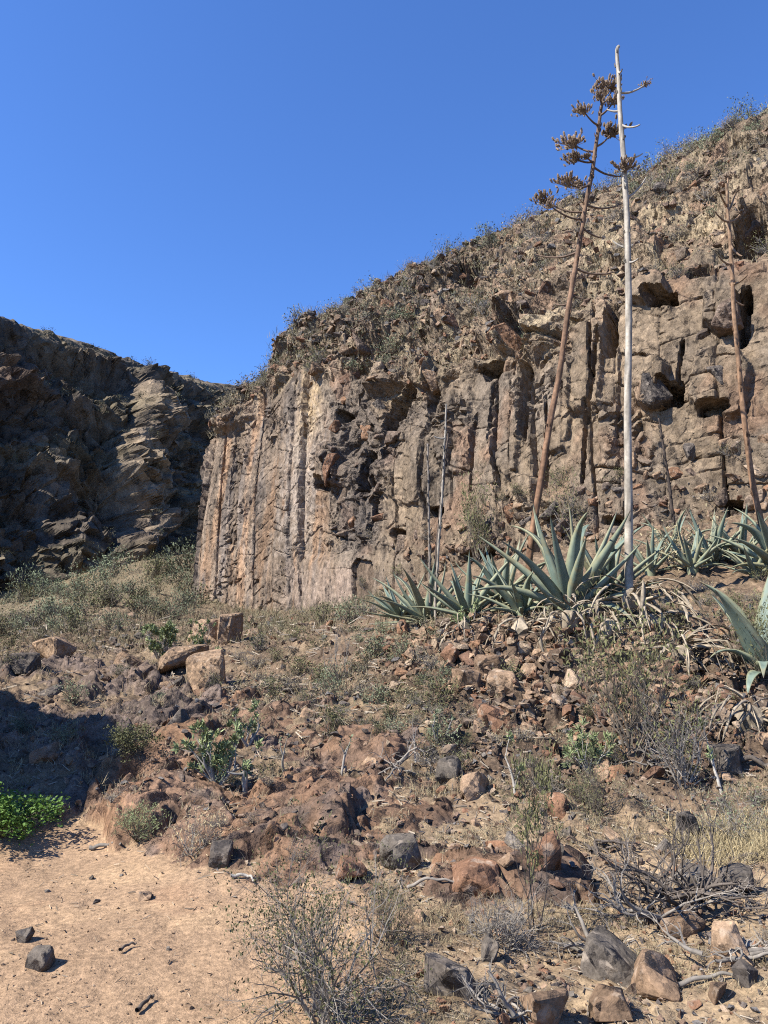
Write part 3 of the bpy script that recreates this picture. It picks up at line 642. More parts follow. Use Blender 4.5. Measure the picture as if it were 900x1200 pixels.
def leaf_quads(rng, spots, n, size, width, jitter, upness=.3):
    """small diamond leaves round the given (point, direction) spots -> verts, quads"""
    P = np.array([s[0] for s in spots]); D = np.array([s[1] for s in spots])
    i = rng.randint(0, len(P), n); c = P[i] + rng.normal(size=(n, 3)) * jitter
    d = D[i] * .6 + rng.normal(size=(n, 3)) * .7 + np.array((0, 0, upness)); d /= np.linalg.norm(d, axis=1)[:, None]
    s = np.cross(d, rng.normal(size=(n, 3))); s /= np.linalg.norm(s, axis=1)[:, None] + 1e-9
    L = size * rng.uniform(.6, 1.3, (n, 1)); w = L * width
    V = np.stack([c, c + d * L * .5 + s * w, c + d * L, c + d * L * .5 - s * w], 1).reshape(-1, 3)
    return V, np.arange(n * 4).reshape(n, 4)
def shrub_meshes(name, seed, stems, L, r, lev, kids, spread, up, twig_mat, leaf_mat=None, n_leaf=0, leaf=.03, lw=.25, ljit=.03, tilt=.9, shrink=.62, wig=.25, joined=False):
    """(branches, foliage): two meshes, or one with two materials"""
    rng = np.random.RandomState(seed); out, tips = [], []
    for k in range(stems):
        a = 2 * math.pi * (k + rng.rand()) / stems; t = tilt * rng.uniform(.15, 1)
        grow(rng, np.array((math.cos(a) * .03, math.sin(a) * .03, -.03)), (math.cos(a) * t, math.sin(a) * t, 1 - .55 * t), L * rng.uniform(.7, 1.15), r, lev, out, tips, kids, spread, up, shrink, wig)
    V, Q = tubes(out, 3)
    low = V[:, 2] < -.05; V[low, 2] = -.05 + V[low, 2] * .05
    bm_ = np_mesh(name + '_branches', V, Q); bm_.materials.append(M[twig_mat])
    if not n_leaf: return bm_, None
    lv, lq = leaf_quads(rng, tips, n_leaf, leaf, lw, ljit)
    if joined:
        me = np_mesh(name, np.concatenate([V, lv]), np.concatenate([Q, lq + len(V)]))
        me.materials.append(M[twig_mat]); me.materials.append(M[leaf_mat])
        mi = np.zeros(len(me.polygons), np.int32); mi[len(Q):] = 1; me.polygons.foreach_set('material_index', mi)
        return me, None
    lm = np_mesh(name + '_foliage', lv, lq); lm.materials.append(M[leaf_mat])
    return bm_, lm
RNG = np.random.RandomState(11)
def put(o, p, s=1.0, rz=None, sink=0.0, tilt=0.0, n=None):
    rz = RNG.uniform(0, 6.28) if rz is None else rz
    q = Quaternion((0, 0, 1), rz)
    if n is not None: q = Vector((0, 0, 1)).rotation_difference((Vector(n) * .6 + Vector((0, 0, 1)) * .4).normalized()) @ q
    if tilt: q = Quaternion((math.cos(rz * 3), math.sin(rz * 3), 0), tilt) @ q
    o.rotation_mode = 'QUATERNION'; o.rotation_quaternion = q
    o.scale = (s, s, s) if np.isscalar(s) else s
    o.location = Vector(p) - Vector((0, 0, sink)); return o
def plant(name, meshes, p, s, label, cat, group=None, rz=None, parts=('branches', 'foliage'), sink=.0):
    """a plant with its branches and foliage as parts"""
    e = link(name, None); put(e, p, s, rz, sink)
    for nm, me in zip(parts, meshes):
        if me is not None: link(nm, me, None, e)
    return tag(e, label, cat, group)

# ------------------------------------------------------------------ stones
def rock_mesh(name, seed, npts=16, box=(1, .8, .65), bev=.05, sub=0, rough=.0, blocky=.5):
    rng = np.random.RandomState(seed); bm = bmesh.new()
    for _ in range(npts):
        v = rng.normal(size=3); v /= np.linalg.norm(v)
        c = np.clip(v * 1.6, -1, 1) * blocky + v * (1 - blocky)
        bm.verts.new(c * np.array(box) * .5 * rng.uniform(.8, 1.08))
    r = bmesh.ops.convex_hull(bm, input=bm.verts); bmesh.ops.delete(bm, geom=list({g for g in r['geom_interior'] + r['geom_unused'] if isinstance(g, bmesh.types.BMVert)}), context='VERTS')
    bmesh.ops.dissolve_limit(bm, angle_limit=.22, verts=bm.verts, edges=bm.edges)
    if bev: bmesh.ops.bevel(bm, geom=list(bm.edges), offset=bev * min(box), segments=1, affect='EDGES', clamp_overlap=True)
    bmesh.ops.triangulate(bm, faces=bm.faces)
    for k in range(sub):
        bmesh.ops.subdivide_edges(bm, edges=bm.edges, cuts=1, use_grid_fill=True)
    if rough:
        bm.normal_update(); co = np.array([v.co for v in bm.verts]); no = np.array([v.normal for v in bm.verts])
        k = co * 3.1 + seed
        d = sum(perlin(k[:, 0] * f, k[:, 1] * f, k[:, 2] * f, 5) * a for f, a in ((1, 1), (2.3, .5), (5, .3)))
        co += no * (d * rough)[:, None]
        for v, c in zip(bm.verts, co): v.co = c
    me = bpy.data.meshes.new(name); bm.to_mesh(me); bm.free(); return me
ROCKS = [rock_mesh('rock', 500 + i, 11 + i % 5, ((1, .8, .62), (1, .7, .45), (1, .9, .8), (1, .62, .5))[i % 4], .05, 1, .02, .35 + .4 * (i % 3) / 2) for i in range(14)]
for m_ in ROCKS: m_.materials.append(M['rock'])
SHAPES = ['blocky', 'flat', 'chunky', 'long'] * 4
def tint(o, fam, k=None):
    nm, c = TONES[fam][rngT.randint(len(TONES[fam])) if k is None else k]; j = rngT.uniform(.88, 1.12); o.color = (c[0] * j, c[1] * j, c[2] * j, 1); return nm
rngT = np.random.RandomState(5)
LAND = [(n_, hit(x, y)[0]) for n_, x, y in (('the largest agave', 668, 722), ('the agave row end', 480, 730), ('the bleached stalk', 738, 745), ('the broad bent agave', 890, 800), ('the split boulder', 590, 820), ('the rusty upright block', 580, 862), ('the tall upright shrub', 738, 890), ('the fallen log', 865, 895),
 ('the narrow leaved bush', 690, 905), ('the single stemmed succulent', 604, 932), ('the brown cushion shrub', 700, 952), ('the golden grass', 850, 990), ('the dead branches', 795, 1060), ('the grey cushion shrub', 590, 1108), ('the large grey boulder', 725, 1152), ('the jagged dark rock', 530, 1172), ('the large loose shrub', 392, 1180), ('the pale weathered branch', 510, 1036),
 ('the wide branching succulent', 255, 918), ('the lava ridge succulent', 290, 872), ('the bare upright twigs', 395, 800), ('the tilted tan boulder', 234, 800), ('the lone pale boulder', 57, 768), ('the dark hollow bush', 158, 884), ('the vivid green bush', 20, 982), ('the dark block at the lava', 258, 1016), ('the dark hill foot', 50, 708), ('the buttress foot', 150, 683), ('the valley edge bush', 188, 760), ('the hewn recess', 428, 720), ('the cliff corner', 235, 715), ('the grey stone heap', 140, 750),
 ('the dark block above the wall', 425, 402), ('the cave under the crest', 549, 318), ('the red block beside a hollow', 584, 392), ('the yellow stained wall', 362, 440), ('the dark overhang', 884, 262), ('the orange block high up', 775, 270), ('the bush lined crest', 700, 215), ('the highest crest', 880, 150), ('the dark boulder on the rim', 760, 345), ('the crest corner', 392, 350), ('the pale block', 482, 394))]
def near(p): return min(LAND, key=lambda l: (l[1] - p).length)[0]
def size_word(s): return 'tiny' if s < .07 else 'small' if s < .13 else 'fist sized' if s < .2 else 'middling' if s < .32 else 'large'

# hero boulders: photo centre of the foot, width and height in photo pixels, family, label
HERO = [
 (725, 1152, 84, 58, 'grey_rock', 'large angular grey boulder with flat top on the dusty ground'),
 (772, 1172, 66, 44, 'rock', 'brown slab of rock leaning on the large grey boulder'),
 (718, 1196, 46, 40, 'rock', 'brown squat rock below the large grey boulder'),
 (470, 1020, 46, 42, 'grey_rock', 'dark grey wedge shaped rock at the edge of the red lava'),
 (640, 1020, 44, 46, 'red_rock', 'pinkish angular boulder with dark hollow beside it'),
 (258, 1016, 30, 32, 'dark_rock', 'dark brown block standing on the sand at the red lava'),
 (530, 1172, 66, 48, 'dark_rock', 'jagged dark rock with a shaded broken side on sandy soil'),
 (575, 1128, 22, 32, 'grey_rock', 'small grey upright stone under the grey cushion shrub'),
 (640, 1200, 60, 46, 'rock', 'broad brown rock with grass growing at its side'),
 (876, 1160, 24, 36, 'dark_rock', 'dark pointed upright stone near the dead branches'),
 (848, 1176, 26, 24, 'rock', 'small pyramid shaped brown stone on pale dry soil'),
 (866, 1128, 44, 44, 'tan_rock', 'tan leaning slab beneath the dead branches'),
 (236, 804, 56, 50, 'tan_rock', 'tan boulder with a flat tilted top above the stream bed'),
 (211, 788, 60, 40, 'tan_rock', 'long tan slab behind the tilted boulder above the stream bed'),
 (242, 756, 40, 36, 'tan_rock', 'pale boulder with a dark split below the cliff foot'),
 (266, 754, 32, 42, 'tan_rock', 'upright pale brown boulder beside the split boulder'),
 (57, 770, 42, 32, 'tan_rock', 'pale lone boulder with a dark side on the valley scrub'),
 (16, 788, 40, 26, 'dark_rock', 'dark rounded boulder at the edge of the shaded stream bed'),
 (25, 1104, 17, 16, 'grey_rock', 'dark grey rounded stone lying on the open sand'),
 (46, 1136, 32, 26, 'grey_rock', 'pair sized grey brown stone lying on the open sand'),
 (168, 1056, 15, 11, 'tan_rock', 'pale little stone alone in the middle of the sand'),
 (410, 1035, 44, 30, 'red_rock', 'low red lava lump at the rim of the sand'),
 (560, 1050, 66, 40, 'red_rock', 'reddish brown lava block behind the grey cushion shrub'),
 (810, 988, 26, 38, 'grey_rock', 'smooth grey rock standing in dry grass behind the dead branches'),
 (820, 1042, 44, 30, 'grey_rock', 'rounded grey rock half hidden under the dead branches'),
 (868, 1050, 44, 36, 'grey_rock', 'large grey rock behind the tangled dead branches'),
 (580, 862, 34, 46, 'red_rock', 'rusty red upright block in the middle of the slope'),
 (560, 935, 38, 34, 'tan_rock', 'tan cracked block below the small green topped succulent'),
 (655, 960, 32, 30, 'red_rock', 'orange brown faceted stone on the dry grass'),
 (525, 915, 32, 30, 'grey_rock', 'dark block with a pale cap stone on the slope'),
 (590, 812, 40, 36, 'tan_rock', 'pale split boulder in the middle of the rubble'),
 (578, 797, 34, 34, 'rock', 'pointed brown boulder on top of the rubble under the agaves'),
 (548, 812, 30, 34, 'rock', 'squarish brown stone in the rubble beside the split boulder'),
 (868, 906, 46, 34, 'grey_rock', 'broad grey brown rock under the fallen log'),
 (800, 1098, 50, 26, 'rock', 'flat brown stone in front of the dead branches'),
]
for i, (px, py, w, h, fam, lab) in enumerate(HERO):
    p, n = hit(px, py); sw, sh = span(w, p), span(h, p)
    me = rock_mesh('boulder', 900 + i * 7, 17 + i % 4, (1, .95, 1), .05, 2, .022, .88); me.materials.append(M['rock'])
    o = link('boulder', me); tint(o, fam, 0); put(o, p + Vector((0, sw * .35, 0)), (sw * 1.05, sw * 1.0, sh * 1.15), RNG.uniform(-.5, .5)); o.location.z += sh * .27
    tag(o, lab, 'boulder')

# outcropping blocks of the cliff itself (parts of the cliff)
for i, (px, py, w, h, fam) in enumerate([(425, 404, 52, 34, 'dark_rock'), (402, 400, 26, 20, 'dark_rock'), (584, 396, 40, 44, 'red_rock'), (524, 372, 30, 28, 'red_rock'), (482, 394, 24, 22, 'tan_rock'), (500, 445, 28, 34, 'rock'),
  (598, 430, 30, 30, 'rock'), (775, 270, 34, 28, 'red_rock'), (884, 262, 66, 54, 'dark_rock'), (843, 452, 56, 70, 'dark_rock'), (764, 456, 42, 50, 'dark_rock'), (760, 345, 46, 30, 'dark_rock'), (850, 370, 44, 44, 'dark_rock'), (535, 330, 38, 26, 'dark_rock'),
  (384, 550, 26, 44, 'red_rock'), (612, 296, 28, 18, 'rock'), (492, 336, 24, 20, 'dark_rock'), (800, 300, 30, 22, 'rock'), (690, 285, 26, 18, 'red_rock'), (820, 395, 34, 30, 'dark_rock'), (640, 340, 26, 20, 'red_rock'), (455, 360, 28, 22, 'rock'), (560, 415, 22, 20, 'tan_rock'), (368, 432, 20, 16, 'rock'),
  (815, 530, 40, 34, 'dark_rock'), (850, 525, 30, 36, 'rock'), (740, 545, 26, 34, 'rock'), (690, 590, 30, 26, 'rock'), (860, 560, 30, 20, 'tan_rock'), (600, 600, 26, 34, 'rock'), (575, 570, 22, 24, 'tan_rock'), (470, 640, 26, 30, 'rock'), (500, 610, 24, 20, 'rock')]):
    p, n = hit(px, py); sw, sh = span(w, p), span(h, p)
    me = rock_mesh('rock_block', 1500 + i * 3, 11 + i % 4, (1, .9, 1), .04, 2, .022, .75); me.materials.append(M['rock'])
    o = link('rock_block', me, None, cliff); tint(o, fam); put(o, p + Vector((.16, .22, 0)) * min(sw, sh), (sw, min(sw, sh) * .9, sh), .75 + RNG.uniform(-.25, .25))

# counted loose stones: spots picked on the terrain itself
rngS = np.random.RandomState(77)
def spots_ground(n, poly, rmin, rmax, gap):
    m = (poly_mask(GPX, GPY, poly, 1) > .5) & (RR > rmin) & (RR < rmax)
    idx = np.argwhere(m); out = []; taken = []
    for k in rngS.permutation(len(idx)):
        i, j = idx[k]; q = (GPX[i, j], GPY[i, j])
        if all((q[0] - t[0]) ** 2 + (q[1] - t[1]) ** 2 > gap * gap for t in taken[-400:]):
            out.append((Vector(GP[i, j]), Vector(GN[i, j]))); taken.append(q)
        if len(out) >= n: break
    return out
def spots_face(P, Nn, PXx, PYy, n, poly, gap):
    m = (poly_mask(PXx, PYy, poly, 1) > .5); idx = np.argwhere(m); out = []; taken = []
    for k in rngS.permutation(len(idx)):
        i, j = idx[k]; q = (PXx[i, j], PYy[i, j])
        if all((q[0] - t[0]) ** 2 + (q[1] - t[1]) ** 2 > gap * gap for t in taken):
            out.append((Vector(P[i, j]), Vector(Nn[i, j]))); taken.append(q)
        if len(out) >= n: break
    return out
TALUS = [(445, 745), (540, 730), (640, 735), (760, 740), (920, 740), (920, 900), (700, 930), (560, 860), (470, 800)]
SLOPE = [(290, 740), (450, 730), (480, 800), (560, 870), (700, 930), (920, 900), (920, 980), (480, 1000), (470, 880), (330, 820)]
FRONT = [(470, 990), (920, 970), (920, 1215), (460, 1215), (440, 1080)]
BEDP = [(-20, 780), (60, 755), (220, 770), (290, 810), (160, 880), (100, 930), (-20, 930)]
SANDP = [(-20, 1000), (180, 1000), (330, 1050), (430, 1215), (-20, 1215)]
UPPER = [(300, 470), (350, 395), (400, 350), (480, 300), (570, 275), (660, 240), (780, 190), (920, 120), (920, 300), (780, 330), (650, 370), (560, 420), (460, 450), (380, 440)]
FOOT = [(240, 700), (440, 690), (540, 650), (700, 620), (900, 590), (920, 620), (700, 660), (560, 690), (440, 720), (240, 725)]
def stones(spots, lo, hi, mats, where, group, cat='rock'):
    for p, n in spots:
        px = lo * (hi / lo) ** (rngS.rand() ** 1.5); s = span(px, p); fam = mats[rngS.randint(len(mats))]; k = rngS.randint(14)
        o = link('loose_rock', ROCKS[k]); nm = tint(o, fam)
        put(o, p + n * s * .12, (s * rngS.uniform(.9, 1.25), s, s * rngS.uniform(.75, 1.15)), None, 0, rngS.uniform(0, .7), n)
        tag(o, f'{size_word(s)} {nm} {SHAPES[k]} stone {where} near {near(p)}', cat, group)
stones(spots_ground(112, TALUS, 5, 14, 11), 15, 44, ('rock', 'rock', 'rock', 'tan_rock', 'red_rock'), 'in the rubble', 'stones in the rubble below the agaves')
stones(spots_ground(48, SLOPE, 5, 20, 15), 9, 26, ('rock', 'red_rock', 'grey_rock', 'tan_rock'), 'among dry scrub', 'stones among scrub on the middle slope')
stones(spots_ground(58, FRONT, 2.4, 7, 14), 10, 36, ('rock', 'grey_rock', 'grey_rock', 'red_rock', 'dark_rock'), 'on dusty ground', 'stones on the dusty ground beside the sand')
stones(spots_ground(22, BEDP, 6, 22, 18), 10, 24, ('dark_rock', 'rock', 'tan_rock'), 'in the stream bed', 'stones in the stream bed')
stones(spots_ground(16, SANDP, 2.4, 7, 20), 6, 13, ('grey_rock', 'dark_rock', 'rock'), 'on the orange sand', 'small stones on the sand')
stones(spots_face(CP_, CNN, PX, PY, 34, UPPER, 18), 10, 28, ('rock', 'dark_rock', 'tan_rock', 'red_rock'), 'above the cliff', 'stones on the slope above the cliff')
GREYS = [(105, 735), (170, 738), (170, 765), (110, 765)]
stones(spots_ground(14, GREYS, 10, 40, 8), 9, 16, ('grey_rock',), 'in the grey heap', 'grey stone heap in the valley')

def blocks(name, parent, spots, lo, hi, fams, sink=.1):
    for p, n in spots:
        px = lo * (hi / lo) ** (rngS.rand() ** 1.6); s = span(px, p); o = link(name, ROCKS[rngS.randint(14)], None, parent); tint(o, fams[rngS.randint(len(fams))])
        put(o, p - n * s * sink, (s * rngS.uniform(.9, 1.3), s * rngS.uniform(.8, 1.1), s * rngS.uniform(.8, 1.25)), None, 0, rngS.uniform(0, .6), n)
blocks('rock_block', cliff, spots_face(CP_, CNN, PX, PY, 160, UPPER, 11), 12, 32, ('rock', 'rock', 'dark_rock', 'red_rock', 'tan_rock', 'tan_rock'))  # scattered rocks of the upper slope, parented to the cliff
blocks('rock_block', cliff, spots_face(CP_, CNN, PX, PY, 40, [(388, 640), (380, 560), (390, 470), (440, 425), (515, 440), (495, 480), (455, 560), (445, 640)], 9), 12, 30, ('dark_rock', 'dark_rock', 'rock', 'red_rock'))
blocks('rock_block', cliff, spots_face(CP_, CNN, PX, PY, 70, [(450, 690), (450, 640), (560, 590), (700, 560), (910, 510), (910, 600), (700, 630), (560, 665)], 10), 11, 32, ('rock', 'rock', 'dark_rock', 'tan_rock'))
blocks('lava_block', ground, spots_ground(60, RED, 5, 10, 13), 16, 60, ('red_rock', 'red_rock', 'rock', 'dark_rock'), .34)
blocks('lava_block', ground, spots_ground(75, BEDP, 6, 20, 11), 16, 56, ('dark_rock', 'rock', 'dark_rock'), .22)
blocks('lava_block', ground, spots_ground(26, [(280, 830), (420, 790), (520, 850), (560, 930), (640, 1000), (690, 1050), (560, 1050), (500, 960), (400, 870)], 5, 12, 16), 14, 44, ('red_rock', 'rock', 'rock'), .15)

# rubble and gravel too small to pick apart: joined meshes
def chip_set(k, seed):
    out = []
    for i in range(k):
        m = rock_mesh('chip', seed + i, 8 + i % 3, (1, .8, .6), 0, 0, 0, .5)
        co = np.array([v.co for v in m.vertices]); tr = np.array([list(p.vertices) for p in m.polygons]); out.append((co, tr)); bpy.data.meshes.remove(m)
    return out
CHIPS = chip_set(10, 3000)
def scatter_stuff(name, P, Nn, sizes, cols, mat, label, cat, lift=.15):
    V, T, C, base = [], [], [], 0
    kinds = rngS.randint(0, len(CHIPS), len(P)); q = rngS.normal(size=(len(P), 4)); q /= np.linalg.norm(q, axis=1)[:, None]
    w, x, y, z = q.T
    R = np.stack([1 - 2 * (y * y + z * z), 2 * (x * y - z * w), 2 * (x * z + y * w), 2 * (x * y + z * w), 1 - 2 * (x * x + z * z), 2 * (y * z - x * w), 2 * (x * z - y * w), 2 * (y * z + x * w), 1 - 2 * (x * x + y * y)], -1).reshape(-1, 3, 3)
    for k in range(len(CHIPS)):
        m = np.where(kinds == k)[0]; co, tr = CHIPS[k]
        v = np.einsum('nij,kj->nki', R[m], co) * sizes[m][:, None, None]; v[..., 2] *= .8
        v = v + (P[m] + Nn[m] * sizes[m][:, None] * lift)[:, None]
        V.append(v.reshape(-1, 3)); T.append((tr[None] + base + np.arange(len(m))[:, None, None] * len(co)).reshape(-1, 3)); C.append(np.repeat(cols[m], len(co), 0)); base += len(m) * len(co)
    o = link(name, np_mesh(name, np.concatenate(V), None, np.concatenate(T), np.concatenate(C)), M[mat])
    return tag(o, label, cat, None, 'stuff')
PAL = np.array([(.23, .155, .11), (.14, .115, .10), (.30, .205, .14), (.18, .165, .155), (.26, .14, .085), (.36, .27, .19), (.19, .13, .095)])
def pick_ground(n, dens):
    p = (dens * (RR < 24) * (RR > 2.2)).ravel(); p[:] = p / p.sum(); k = rngS.choice(p.size, n, p=p)
    return GP.reshape(-1, 3)[k] + rngS.normal(size=(n, 3)) * np.array((.01, .01, 0)), GN.reshape(-1, 3)[k], k
def pix(P): return (P[:, 1] * CP + (P[:, 2] - EYE) * SP) / F
n_ = 13500
P, Nn, k = pick_ground(n_, (1 - m_sand) * ((which == 0) * (.5 + 1.6 * m_talus + .5 * m_front) + .35 * (which > 0)) * (QY > 715))
sz = pix(P) * (3.0 + 12 * rngS.rand(n_) ** 2.6)
scatter_stuff('rubble', P, Nn, sz, PAL[rngS.randint(0, 7, n_)] * rngS.uniform(.75, 1.25, (n_, 1)), 'rubble', 'small broken stones strewn over the slope and dusty ground', 'rubble')
n_ = 1150
P, Nn, k = pick_ground(n_, poly_mask(GPX, GPY, [(448, 748), (560, 738), (680, 745), (780, 765), (900, 800), (900, 880), (740, 880), (600, 850), (480, 800)], 12) * (which == 0))
sz = pix(P) * (10 + 16 * rngS.rand(n_) ** 2)
scatter_stuff('talus', P, Nn, sz, np.array([TONES[f][j][1] for f in ('rock', 'rock', 'tan_rock', 'red_rock') for j in range(3)])[rngS.randint(0, 12, n_)] * rngS.uniform(.8, 1.15, (n_, 1)), 'rubble', 'heaped angular stones packed on the slope below the agaves', 'talus', .2)
n_ = 8500
P, Nn, k = pick_ground(n_, np.maximum(m_sand * (.15 + sstep(1050, 1180, QY) * 1.8 * sstep(240, 0, QX) + .4 * sstep(200, 420, QX)), .8 * m_front * (which == 0)))
sz = pix(P) * (1.4 + 4.0 * rngS.rand(n_) ** 4)
scatter_stuff('gravel', P, Nn, sz, (PAL * .6 + np.array((.30, .21, .13)) * .5)[rngS.randint(0, 7, n_)] * rngS.uniform(.7, 1.2, (n_, 1)), 'rubble', 'fine gravel and grit scattered over the orange sand', 'gravel')
n_ = 8500
m_up = (TVV > 3.0) & (TVV < 5.1) & (PX > 230) & (PX < 1000)
pw = (m_up * 1.0 + .3 * ((TVV > 1) & (TVV < 1.3) & (PX > 450) & (PX < 1000))).ravel(); k = rngS.choice(pw.size, n_, p=pw / pw.sum())
P, Nn = CP_.reshape(-1, 3)[k], CNN.reshape(-1, 3)[k]; sz = pix(P) * (3 + 13 * rngS.rand(n_) ** 3)
scatter_stuff('scree', P, Nn, sz, PAL[rngS.randint(0, 7, n_)] * rngS.uniform(.75, 1.2, (n_, 1)), 'rubble', 'small broken stones on the slope above and at the foot of the cliff', 'scree')

# ------------------------------------------------------------------ agaves
def leaf_mesh(name, L, Wd, bend, twist, seed, trough=.35):
    """one thick pointed leaf along +X rising, with spine and horny margin"""
    rng = np.random.RandomState(seed); ns, V, C = 13, [], []
    p = np.zeros(3); a = 0.0
    for i in range(ns):
        t = i / (ns - 1)
        w = Wd * .92 * (.80 + .20 * sstep(0, .25, t)) * (1 - max(0, (t - .22) / .78) ** 1.25 * .985) ; w = max(w, .003)
        th = .055 * (1 - t) ** .8 * (L / 1.2) + .003
        ca, sa = math.cos(a), math.sin(a); nrm = np.array((-sa, 0, ca)); sd = np.array((0, 1, 0.)); tw = twist * t
        sd, nrm = sd * math.cos(tw) + nrm * math.sin(tw), nrm * math.cos(tw) - sd * math.sin(tw)
        tro = trough * (1 - .55 * t)
        prof = [(-1, tro), (-.55, tro * .32), (0, 0), (.55, tro * .32), (1, tro), (.6, tro * .35 - th / w * 1.0), (0, -th / w * 1.3), (-.6, tro * .35 - th / w * 1.0)]
        for k, (x, z) in enumerate(prof):
            V.append(p + sd * x * w * (1 + (.03 * (i % 2) if k in (0, 4) else 0)) + nrm * z * w)
            g = np.array((.215, .28, .225)) * (1 + .12 * rng.normal()) if k < 5 else np.array((.20, .26, .21))
            if k in (0, 4): g = np.array((.36, .36, .22))
            if t > .93: g = np.array((.10, .06, .04))
            elif t < .1: g = g * .6 + np.array((.36, .36, .24)) * .4
            C.append(g)
        p = p + np.array((ca, 0, sa)) * L / (ns - 1); a += bend / (ns - 1) * (1.6 if t > .35 else .5)
    Q = [[i * 8 + k, i * 8 + (k + 1) % 8, (i + 1) * 8 + (k + 1) % 8, (i + 1) * 8 + k] for i in range(ns - 1) for k in range(8)]
    me = np_mesh(name, np.array(V), Q, None, np.array(C), True); me.materials.append(M['agave']); return me
LEAVES = [leaf_mesh('leaf', 1.0, .066 + .010 * (i % 3), (-.35, .1, -.7, .3, -.15, -1.1)[i], (.2, -.15, .3, 0, -.3, .25)[i], 40 + i) for i in range(6)]
BROAD = [leaf_mesh('broad_leaf', 1.0, .15, (-1.5, -.3, -.8)[i], (.1, -.2, .3)[i], 60 + i, .25) for i in range(3)]
def add_leaf(root, me, azm, el, L, r0=.05, roll=0.0, wide=1.0):
    o = link('leaf', me, None, root); o.rotation_mode = 'QUATERNION'
    o.rotation_quaternion = Quaternion((0, 0, 1), azm) @ Quaternion((0, 1, 0), -el) @ Quaternion((1, 0, 0), roll)
    o.scale = (L, L * wide, L); o.location = (math.cos(azm) * r0, math.sin(azm) * r0, .04 + .1 * L * max(0, math.sin(el)))
    return o
def agave(px, py, L, n, label, seed, lo=.15, hi=1.4, group=None, lean=0.0, wide=1.0, Y=None):
    rng = np.random.RandomState(seed)
    p = hit(px, py)[0] if Y is None else Vector((at(px, py, Y)))
    e = link('agave', None); e.location = p; e.rotation_euler = (0, lean, 0)
    for k in range(n):
        f = (k + .5) / n; el = hi - (hi - lo) * f ** .8 + rng.normal() * .07; azm = k * 2.39996 + rng.normal() * .12
        add_leaf(e, LEAVES[rng.randint(6)], azm, el, L * rng.uniform(.8, 1.08) * (.72 + .28 * math.sin(math.pi * min(1, f + .25))), .05 + .09 * f * L, rng.normal() * .12, wide)
    core = tubes([(np.array(((0, 0, -.15), (0, 0, .05), (0, 0, .16), (0, 0, .24 * L))), np.array((.10, .12, .09, .02)) * L)], 8); c = np_mesh('heart', *core, None, np.zeros((len(core[0]), 3)) + (.27, .29, .18), True)
    link('heart', c, M['agave'], e)
    return tag(e, label, 'agave', group)
agave(668, 716, 1.52, 24, 'largest agave with broad upright grey green leaves between the two tall stalks', 1, .15, 1.5, wide=.9)
agave(500, 730, 1.08, 24, 'dark green agave at the end of the row toward the carved recess', 2, .0, 1.25)
agave(548, 724, 1.0, 20, 'green agave beside the pale twin stalks', 3, .05, 1.3)
agave(470, 726, .9, 22, 'small low agave at the very end of the row', 4, .0, 1.1)
agave(590, 706, 1.05, 18, 'agave half hidden behind the brown leaning stalk', 5, .1, 1.35)
agave(612, 722, .85, 16, 'small agave crowding the foot of the brown leaning stalk', 6, .0, 1.2)
agave(712, 700, 1.05, 18, 'agave with leaves showing behind the bleached stalk', 7, .1, 1.3)
agave(788, 655, .85, 14, 'slender agave against the cliff foot beside the dark thin stalk', 8, .35, 1.4)
agave(762, 672, .75, 15, 'agave filling the gap between the bleached stalk and the slender agave', 13, .2, 1.4)
agave(812, 668, .75, 16, 'agave with crowded leaves between the slender agave and the reddish stalk', 14, .2, 1.4)
agave(885, 676, .7, 14, 'low agave in front of the reddish stalk foot', 16, .05, 1.2)
agave(835, 662, .85, 18, 'agave with upright leaves behind the reddish stalk', 9, .3, 1.4)
agave(868, 655, .8, 16, 'agave crowding the foot of the reddish stalk', 10, .3, 1.4)
agave(918, 672, 1.25, 20, 'tall agave past the reddish stalk with leaves over the slope edge', 12, .0, 1.35, wide=1.3)
# broad drooping agave
p, n = hit(888, 800); e = link('agave', None); e.location = p + Vector((.12, .05, .05))
for azm, el, L, me, w in ((3.25, .75, .62, 0, 1.15), (2.5, 1.15, .85, 1, 1.1), (3.6, 1.0, .95, 1, 1.2), (3.05, 1.3, 1.0, 2, 1.1), (4.2, .5, .6, 0, 1), (1.6, .9, .9, 1, 1), (.4, .6, .9, 2, 1), (5.4, .5, .8, 0, 1), (3.9, .15, .55, 0, 1), (.9, 1.3, 1.0, 1, 1)):
    add_leaf(e, BROAD[me], azm, el, L, .06, 0, w)
tag(e, 'pale blue green agave with broad bent leaves by dead litter', 'agave')
# dried straps
def strap_mesh(name, seed, L, Wd):
    rng = np.random.RandomState(seed); ns, V = 10, []; p = np.zeros(3); a = rng.uniform(-.2, .9); tw = rng.uniform(-.5, .5); y = 0
    for i in range(ns):
        t = i / (ns - 1); w = Wd * (.5 + .6 * t) * (1 - t) ** .45 + .003
        c, s = math.cos(tw), math.sin(tw); sd = np.array((-math.sin(a) * s, c, math.cos(a) * s)); up = np.array((-math.sin(a) * c, -s, math.cos(a) * c))
        V += [p - sd * w, p + up * .12 * w, p + sd * w, p - up * .004]
        p = p + np.array((math.cos(a), .15 * math.sin(3 * t + seed), math.sin(a))) * L / ns; a -= (rng.uniform(.02, .2) if i != seed % 4 + 2 else rng.uniform(.3, 1.2)); tw += rng.normal() * .6; a = max(a, -1.9)
    Q = [[i * 4 + k, i * 4 + (k + 1) % 4, (i + 1) * 4 + (k + 1) % 4, (i + 1) * 4 + k] for i in range(ns - 1) for k in range(4)]
    me = np_mesh(name, np.array(V), Q, None, None, True); me.materials.append(M['dead_leaf']); return me
STRAPS = [strap_mesh('dried_leaf', 80 + i, 1.15, .028 + .010 * (i % 3)) for i in range(8)]
